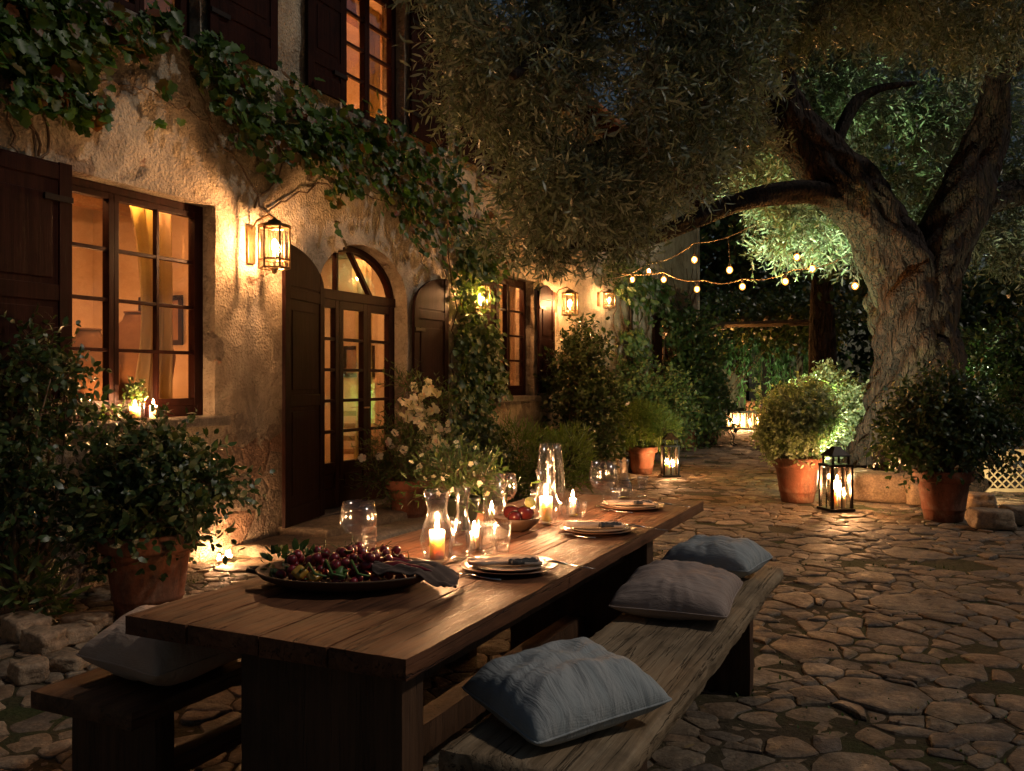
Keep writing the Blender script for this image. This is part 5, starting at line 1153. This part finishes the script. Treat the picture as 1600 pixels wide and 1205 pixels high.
# root flare
mb = MB()
for u, v, z, r_ in ((1345, 755, 12.3, .22), (1395, 775, 11.7, .26), (1475, 775, 11.8, .2), (1540, 765, 12.1, .26), (1370, 740, 13.1, .2), (1500, 740, 13.3, .2)):
    limb(mb, [D(1425+(u-1425)*.4, 690, TD), D(1425+(u-1425)*.75, 735, (TD+z)/2), D(u, v, z), D(u+(u-1425)*.4, v+14, z-.1)], [.3, r_*1.25, r_, r_*.35], 24, u, .2, 5)
mb.build('root', bark, ot, True, fix=False)
def canopy(name, blobs_px, n, leaf, length, seed, m=olive_leaf, per=12, density=None):
    bl = []
    for u, v, z, ru, rv, rz_ in blobs_px:
        c_ = at_depth(u, v, z); bl.append((c_[0]-tbx, c_[1]-tby, c_[2], ru*z/F, rz_, rv*z/F))
    sub = []; rs_ = random.Random(seed)
    for q in bl:
        for _ in range(9):
            a_, b_, c2_ = (rs_.uniform(-1, 1) for _ in range(3)); k_ = rs_.uniform(.3, .52)
            sub.append((q[0]+a_*q[3]*.72, q[1]+b_*q[4]*.72, q[2]+c2_*q[5]*.72, q[3]*k_, q[4]*k_, q[5]*k_))
    P, Dd = blob_points(sub, n, seed, .25)
    w = P+np.array([tbx, tby, 0]); wu = 800+F*(CS*w[:, 0]+SN*w[:, 1])/(-SN*w[:, 0]+CS*w[:, 1])
    # the wall side of the tree stops short of the house
    keep = (w[:, 0] > WX+.35); P, Dd = P[keep], Dd[keep]
    dn = norm(Dd*.6+rng.normal(size=Dd.shape)*.75+np.array([0, 0, -.15]))
    return sprigs(name, P, dn, m, ot, leaf, per, T_LONG, .35, length)
near = [(720, -10, 7.0, 60, 60, .7), (760, 90, 7.2, 52, 80, .8), (790, 200, 7.2, 48, 80, .8), (850, 60, 6.6, 120, 120, 1.2), (870, 230, 6.8, 105, 110, 1.1), (890, 340, 7.4, 95, 62, 1.0), (980, 60, 6.8, 130, 130, 1.2), (1000, 220, 7.2, 120, 110, 1.2), (960, 310, 8.0, 80, 52, 1.0), (1100, 90, 7.5, 120, 130, 1.2), (1100, 200, 8.5, 95, 62, 1.0), (830, 385, 7.6, 45, 30, .6), (960, 375, 8.2, 50, 24, .6), (1200, 20, 8.5, 130, 90, 1.2), (1000, -120, 6.8, 300, 120, 2), (1320, -40, 8.5, 180, 100, 1.6), (1500, -30, 9.5, 160, 90, 1.5)]
canopy('foliage', near, 10200, .082, .25, 1)
far = [(1150, 120, 13, 120, 120, 1.6), (1180, 280, 13.4, 90, 70, 1.2), (1300, 130, 14, 130, 120, 1.8), (1400, 220, 14.2, 120, 120, 1.6), (1400, 80, 14, 150, 120, 1.8), (1460, 320, 14.2, 60, 60, 1.0), (1540, 120, 14, 110, 120, 1.6), (1600, 250, 13.8, 90, 110, 1.4), (1640, 380, 13.5, 70, 60, 1.0), (1560, 370, 13.6, 50, 50, .8), (1420, 400, 14, 40, 30, .6), (1260, 360, 13.6, 85, 48, .9), (1320, 380, 13.4, 50, 36, .7)]
canopy('back_foliage', far, 6800, .12, .32, 2)
# ---------------------------------------------------------------- festoon lights
def festoon(label, pts, bulbs, nsub=14):
    t = thing('festoon_lights', label, 'string lights', (0, 0, 0), 0, 'festoon lights between house and tree')
    P = []
    for a, b_ in zip(pts[:-1], pts[1:]):
        A, B = Vector(at_depth(*a)), Vector(at_depth(*b_))
        for i in range(nsub): q = i/nsub; P.append(A.lerp(B, q)-Vector((0, 0, .06*math.sin(q*PI))))
    P.append(Vector(at_depth(*pts[-1]))); MB().tube(P, .007, 6).build('cable', basic('pale_cable', (.25, .2, .13), None, .6, 9, None), t, True)
    for u, v in bulbs:
        q = min(P, key=lambda p: abs(800+F*(CS*p.x+SN*p.y)/(-SN*p.x+CS*p.y)-u)); zz = -SN*q.x+CS*q.y; c_ = Vector(at_depth(u, v, zz)); vv = q.z
        V, Fc = ico(.042, 3, (1, 1, 1.15)); b0 = mesh('bulb', V, Fc, amber, t, True, c_); V, Fc = ico(.019, 2, (1, 1, 1.3)); mesh('filament', V, Fc, bulbm, b0, True)
        mb = MB().tube([(0, 0, .033), (0, 0, .085)], .014, 8)
        if vv-c_.z > .1: mb.tube([(0, 0, .08), (q.x-c_.x, q.y-c_.y, vv-c_.z)], .004, 5)
        mb.build('socket', capm, b0)
festoon('upper string of warm bulbs rising from the house into the olive branches', [(945, 436, 14.5), (1014, 412, 13.2), (1085, 380, 12), (1180, 350, 11.3)], [(988, 437), (1014, 423), (1085, 406), (1140, 422)])
festoon('lower string of warm bulbs sagging from the house to the olive trunk', [(945, 422, 14.3), (1037, 426, 13.4), (1100, 438, 12.8), (1160, 436, 12.2), (1240, 422, 11.6), (1330, 396, 11.6)], [(1037, 437), (1089, 452), (1160, 448), (1227, 440), (1245, 402), (1269, 420), (1336, 447)])
# ---------------------------------------------------------------- pergola, far garden
pg = thing('pergola', 'dark timber pergola over the far path', 'pergola', (0, 0, 0))
A = at_depth(1088, 600, 23.5); B = at_depth(1275, 600, 22.0); A2 = at_depth(1098, 600, 27); B2 = at_depth(1250, 600, 26.5)
for q in (A, B, A2, B2): MB().box(q[0]-.09, q[0]+.09, q[1]-.09, q[1]+.09, 0, 2.85).build('post', oldwood, pg, bev=.01)
MB().tube([(A[0]-.4, A[1], 2.94), (B[0]+.3, B[1], 2.94)], .085, 6).build('beam', oldwood, pg); MB().tube([(A2[0]-.4, A2[1], 2.94), (B2[0]+.4, B2[1], 2.94)], .085, 6).build('beam', oldwood, pg)
for k in range(6):
    q = k/5; a = Vector(A).lerp(Vector(B), q); b_ = Vector(A2).lerp(Vector(B2), q); a.z = b_.z = 3.07; d = (b_-a).normalized()*.5
    MB().tube([a-d, b_+d], .05, 6).build('rafter', oldwood, pg)
v5 = groundshrub('climbing_vine', 'leafy creeper growing over the timber pergola', 'vine', A[0], A[1], [((B[0]-A[0])*q, (B[1]-A[1])*q+2, 3.3+.15*math.sin(q*9), 1.1, 2.0, .45) for q in (0, .25, .5, .75, 1)]+[(0, 0, 2.2, .4, .5, .8)], 9000, .16, dark_leaf, T_OVAL, 81, -.2, .8, 1)
x, y, _ = at_depth(1092, 543, 23.2); wl = thing('hanging_lamp', 'warm lamp on the first pergola post beyond the house', 'lamp', (x, y-.2, 2.35)); V, Fc = ico(.07, 2); mesh('bulb', V, Fc, bulbm, wl); MB().lathe([(.02, .16), (.11, .07), (.115, .06), (.10, .06)], 16).build('shade', blackmetal, wl, True); MB().tube([(0, 0, .16), (0, .1, .2), (0, .16, .2)], .01, 6).build('arm', blackmetal, wl)
# gate of upright boards
x, y, _ = on_h(1122, 672); gt = thing('garden_gate', 'open wooden garden gate of upright boards under the pergola', 'gate', (x, y, 0), R(60))
for k in range(7): MB().box(k*.16, k*.16+.12, -.02, .02, .08, 1.75+.1*math.sin(k*.9)).build('board', oldwood, gt, bev=.006)
MB().box(0, 1.08, .021, .055, .35, .47).box(0, 1.08, .021, .055, 1.3, 1.42).build('rail', oldwood, gt)
for k in (-.14, 1.12): MB().box(k-.06, k+.06, -.06, .06, 0, 2.0).build('post', oldwood, gt, bev=.01)
# iron scroll chair legs seen by the pot
x, y, _ = on_h(1128, 696); ic = thing('iron_stand', 'small curled iron plant stand on the far path', 'stand', (x, y, 0)); mb = MB()
for s_ in (-1, 1):
    for b_ in (-.15, .15): mb.tube([(s_*.32, b_, 0), (s_*.22, b_, .06), (s_*.25, b_, .2), (s_*.16, b_, .34), (s_*.2, b_, .4)], .014, 6)
mb.build('legs', blackmetal, ic, True); MB().box(-.24, .24, -.18, .18, .4, .425).build('top', blackmetal, ic)
# long candle trough lantern at the end of the path
x, y, _ = on_h(1160, 671); cb = thing('long_lantern', 'long low glazed lantern box of candles at the end of the path', 'lantern', (x, y, 0), YAW)
f = MB(); w, d_, h = .62, .22, .5
f.box(-w, w, -d_, d_, .0, .05); f.box(-w, w, -d_, d_, h, h+.06)
for k in range(6): q = -w+.02+k*(2*w-.04)/5; f.box(q-.018, q+.018, -d_, -d_+.03, .05, h); f.box(q-.018, q+.018, d_-.03, d_, .05, h)
f.build('frame', oldwood, cb); MB().box(-w, w, -d_+.012, -d_+.016, .05, h).build('glass', lant_g, cb)
Mr = Matrix.Translation((x, y, 0)) @ Matrix.Rotation(YAW, 4, 'Z')
for k in range(5): q = Mr @ Vector((-.45+k*.225, -.05+.06*(k % 2), .052)); candle(q.x, q.y, q.z, .05, .13+.04*(k % 3), 'short candle burning inside the long lantern box on the far path', 3.0, 'candles in the long lantern box')
x, y, _ = on_h(1212, 664); t = thing('garden_wall', 'low rubble garden wall lit orange across the end of the path', 'wall', (x, y, 0), YAW)
mb = MB(); rr = random.Random(4)
for r_ in range(4):
    q = -2.2
    while q < 4:
        w = rr.uniform(.25, .5); V, Fc = ico(1, 2); V = [((a/max(abs(a), abs(b_), abs(c_))*.5+a*.5)*w*.53+q+w/2, (b_/max(abs(a), abs(b_), abs(c_))*.5+b_*.5)*.2, (c_/max(abs(a), abs(b_), abs(c_))*.5+c_*.5)*.115+.11+r_*.2) for a, b_, c_ in V]; mb.add(V, Fc); q += w
mb.build('stones', rockm, t, True)
x, y, _ = on_h(1195, 668); candle(x, y-.1, 0, .05, .12, 'candle burning on the ground at the foot of the low garden wall', 3.2)
# lattice panel at right
x, y, _ = on_h(1537, 769); lt = thing('lattice_panel', 'low pale wooden lattice fence panel behind the right pot', 'fence', (x, y, 0), YAW)
W_, H_ = 2.2, .52; mb = MB(); mb.box(0, W_, -.02, .02, .0, .05); mb.box(0, W_, -.02, .02, H_, H_+.05)
for q in (0, W_-.05): mb.box(q, q+.05, -.018, .018, .05, H_)
mb.build('frame', palest, lt, bev=.003)
for sg in (1, -1):
    mb = MB(); k = -.5
    while k < W_+.5:
        a0, a1 = k, k+sg*(H_-.05); z0_, z1_ = .05, H_
        if sg > 0: c0 = max(0, a0); z0_ += c0-a0; c1 = min(W_, a1); z1_ -= a1-c1
        else: c0 = min(W_, a0); z0_ += a0-c0; c1 = max(0, a1); z1_ -= c1-a1
        if z1_-z0_ > .03: mb.add([(c0-.014, sg*.008-.003, z0_), (c0+.014, sg*.008-.003, z0_), (c1+.014, sg*.008-.003, z1_), (c1-.014, sg*.008-.003, z1_), (c0-.014, sg*.008+.003, z0_), (c0+.014, sg*.008+.003, z0_), (c1+.014, sg*.008+.003, z1_), (c1-.014, sg*.008+.003, z1_)], [(0, 1, 2, 3), (7, 6, 5, 4), (0, 4, 5, 1), (2, 6, 7, 3), (1, 5, 6, 2), (0, 3, 7, 4)])
        k += .115
    mb.build('lath', palest, lt)
# background trees
def bgtree(u, z, h, cr, label, leaf=.3, n=5000, m=dark_leaf, name='dark_tree', trunk=.2, lean=0., base=1.6):
    x, y, _ = at_depth(u, 600, z); t = thing(name, label, 'tree', (x, y, -.03), 0, 'trees behind the courtyard')
    mb = MB(); limb(mb, [(0, 0, 0), (lean*.3, 0, h*.3), (lean, 0, h*.75)], [trunk*1.25, trunk, trunk*.5], 20, u, .15, 7); mb.build('trunk', bark, t, True, fix=False)
    bl = [(lean+random.uniform(-.6, .6)*cr, random.uniform(-.5, .5)*cr, base+(h-base)*q, cr*random.uniform(.5, .8), cr*.7, (h-base)*.24) for q in (.15, .3, .45, .6, .75, .9, .95)]
    bush('crown', bl, n, leaf, m, T_OVAL, t, u, 0, .9, .2); return t
bgtree(1284, 20.5, 8, 2.6, 'tall dark tree with a straight trunk behind the festoon lights', .2, 9000, dark_leaf, trunk=.30, base=3.6)
bgtree(1160, 31, 9, 4.2, 'broad dark tree beyond the pergola, left one', .3, 9000, base=2.5)
bgtree(1370, 33, 9, 4.5, 'broad dark tree behind the olive trunk', .3, 8000)
bgtree(1530, 30, 4.6, 3.0, 'dark tree beyond the lattice fence', .28, 7000)
bgtree(1660, 24, 4.4, 2.6, 'dark tree at the right edge of the garden', .25, 7000)
bgtree(1060, 34, 10, 4, 'dark tree rising behind the end of the house', .3, 6000)
bgtree(1830, 17, 4.5, 2.4, 'dark tree outside the garden to the right', .22, 4000)
hd = thing('hedge', 'dark hedge closing the far side of the garden', 'hedge', (2, 29, -.03)); bush('foliage', [(-6+k*1.7, random.uniform(-.4, .4)-k*.55, .95, 1.3, .8, 1.15) for k in range(14)], 15000, .19, dark_leaf, T_OVAL, hd, 9, .2, .9, .3)
mb = MB()
for k in range(14): mb.tube([(-6+k*1.7, -k*.55, 0), (-6+k*1.7, -k*.55, 1.2)], .05, 6)
mb.build('stem', twig_m, hd)
# weeping tree beyond the pergola
x, y, _ = at_depth(1195, 600, 27.5); wt = thing('weeping_tree', 'weeping tree with trailing green fronds beyond the pergola beam', 'tree', (x, y, -.03))
mb = MB(); limb(mb, [(0, 0, 0), (.1, 0, 1.8), (0, 0, 3.6)], [.2, .16, .1], 18, 4, .15); mb.build('trunk', bark, wt, True, fix=False)
n = 110; az = rng.random(n)*2*PI; rr_ = .4+1.0*rng.random(n)**.5; topz = 3.9-.5*rr_+.2*rng.normal(size=n); L = 1.0+1.6*rng.random(n); segs = 26
t_ = np.linspace(0, 1, segs); ox = np.cos(az)*rr_; oy = np.sin(az)*rr_
P = np.stack([ox[:, None]*(1+.25*np.sin(t_*1.5)[None]), oy[:, None]*(1+.25*np.sin(t_*1.5)[None]), topz[:, None]-L[:, None]*t_[None]], -1)
P = (P+rng.normal(size=P.shape)*.035).reshape(-1, 3); P = np.repeat(P, 3, 0); k = len(P)
leaves('fronds', T_LONG, P, norm(rng.normal(size=(k, 3))*.5+np.array([0, 0, -1.])), rng.normal(size=(k, 3)), .17*(.6+.6*rng.random(k)), willow_leaf, wt)
mb = MB()
for i in range(0, n, 2): mb.tube([(0, 0, 3.3), (ox[i]*.6, oy[i]*.6, topz[i]+.2), (ox[i], oy[i], topz[i]), (ox[i]*1.2, oy[i]*1.2, topz[i]-L[i])], [.03, .02, .012, .004], 5)
mb.build('branch', twig_m, wt)
# ---------------------------------------------------------------- garden spotlights
def spot(u, v, z, target, power, color, ang, label, h=.12):
    x, y, _ = at_depth(u, v, z); t = thing('garden_spotlight', label, 'spotlight', (x, y, 0), 0, 'garden spotlights')
    d = (Vector(target)-Vector((x, y, h))).normalized(); q = d.to_track_quat('Z', 'Y').to_matrix().to_4x4(); q.translation = (0, 0, h)
    mb = MB().lathe([(.0005, -.09), (.04, -.09), (.05, -.02), (.055, .0), (.05, .0), (.045, -.02)], 20); mb.V = [tuple(q @ Vector(a)) for a in mb.V]; mb.build('housing', blackmetal, t, True)
    MB().tube([(0, 0, -.02), (0, 0, h-.03)], .01, 6).build('spike', blackmetal, t)
    l = lamp('spot_beam', (x+d.x*.01, y+d.y*.01, h+d.z*.01), power, color, .03, ang, target, 1.0)
T1 = at_depth(1268, 355, 13.7); T2 = at_depth(1430, 150, 14.0)
spot(1296, 705, 10.75, at_depth(1272, 655, 11.6), 210, (.92, 1.0, .66), R(120), 'garden spotlight tucked behind the big lantern lighting the bush')
spot(1235, 690, 13.0, T1, 650, (.68, 1.0, .45), R(62), 'garden spotlight behind the potted bush aimed into the olive crown')
spot(1490, 700, 14.6, T2, 420, (.9, 1.0, .7), R(75), 'garden spotlight right of the olive trunk aimed up the crown')
spot(1522, 700, 10.5, at_depth(1505, 640, 12.3), 46, (1, .75, .38), R(150), 'garden spotlight behind the right pot grazing the olive bark')
spot(1150, 640, 24.5, at_depth(1200, 560, 27.5), 110, (.9, 1.0, .55), R(90), 'garden spotlight under the pergola lighting the weeping tree')
# ---------------------------------------------------------------- night sky, moon
MEL, MAZ = R(46), R(72)     # moon to the right
w = bpy.data.worlds.new('World'); S.world = w; w.use_nodes = True; wt_ = w.node_tree; wt_.nodes.clear(); b = NB(wt_)
sky = b.n('TexSky'); sky.sky_type = 'NISHITA'; sky.sun_disc = False; sky.sun_elevation = MEL; sky.sun_rotation = MAZ; sky.air_density = 1.6; sky.ozone_density = 2.5
bg = b.n('Background'); bg.inputs[1].default_value = .0024; b.l(sky.outputs[0], bg.inputs[0]); ow = b.n('OutputWorld'); b.l(bg.outputs[0], ow.inputs[0])
sl = bpy.data.lights.new('moon', 'SUN'); sl.energy = .16; sl.angle = R(3.0); sl.color = (1.0, .86, .72); so = bpy.data.objects.new('moon', sl); C.objects.link(so)
mdir = Vector((math.sin(MAZ)*math.cos(MEL), math.cos(MAZ)*math.cos(MEL), math.sin(MEL)))   # towards the moon
so.rotation_euler = mdir.to_track_quat('Z', 'Y').to_euler(); so.location = (0, 0, 20)
# ---------------------------------------------------------------- camera, render
cam = bpy.data.cameras.new('camera'); co_ = bpy.data.objects.new('camera', cam); C.objects.link(co_)
co_.location = (0, 0, CH); co_.rotation_euler = (R(90), 0, YAW); cam.sensor_width = 36; cam.lens = F/1600*36; cam.shift_y = -8.5/1600; cam.clip_end = 2000; cam.clip_start = .05
S.camera = co_
S.view_settings.view_transform = 'Standard'; S.view_settings.look = 'None'; S.view_settings.gamma = 1; S.view_settings.exposure = 2.2
S.render.engine = 'CYCLES'; cy = S.cycles; cy.use_denoising = True
try: cy.denoiser = 'OPENIMAGEDENOISE'; cy.denoising_input_passes = 'RGB_ALBEDO_NORMAL'; cy.denoising_prefilter = 'ACCURATE'
except Exception as e: print(e)
cy.max_bounces = 6; cy.diffuse_bounces = 3; cy.glossy_bounces = 3; cy.transmission_bounces = 4; cy.transparent_max_bounces = 24; cy.sample_clamp_indirect = 3; cy.use_light_tree = True; cy.caustics_reflective = False; cy.caustics_refractive = False; cy.use_adaptive_sampling = True; cy.adaptive_threshold = .01
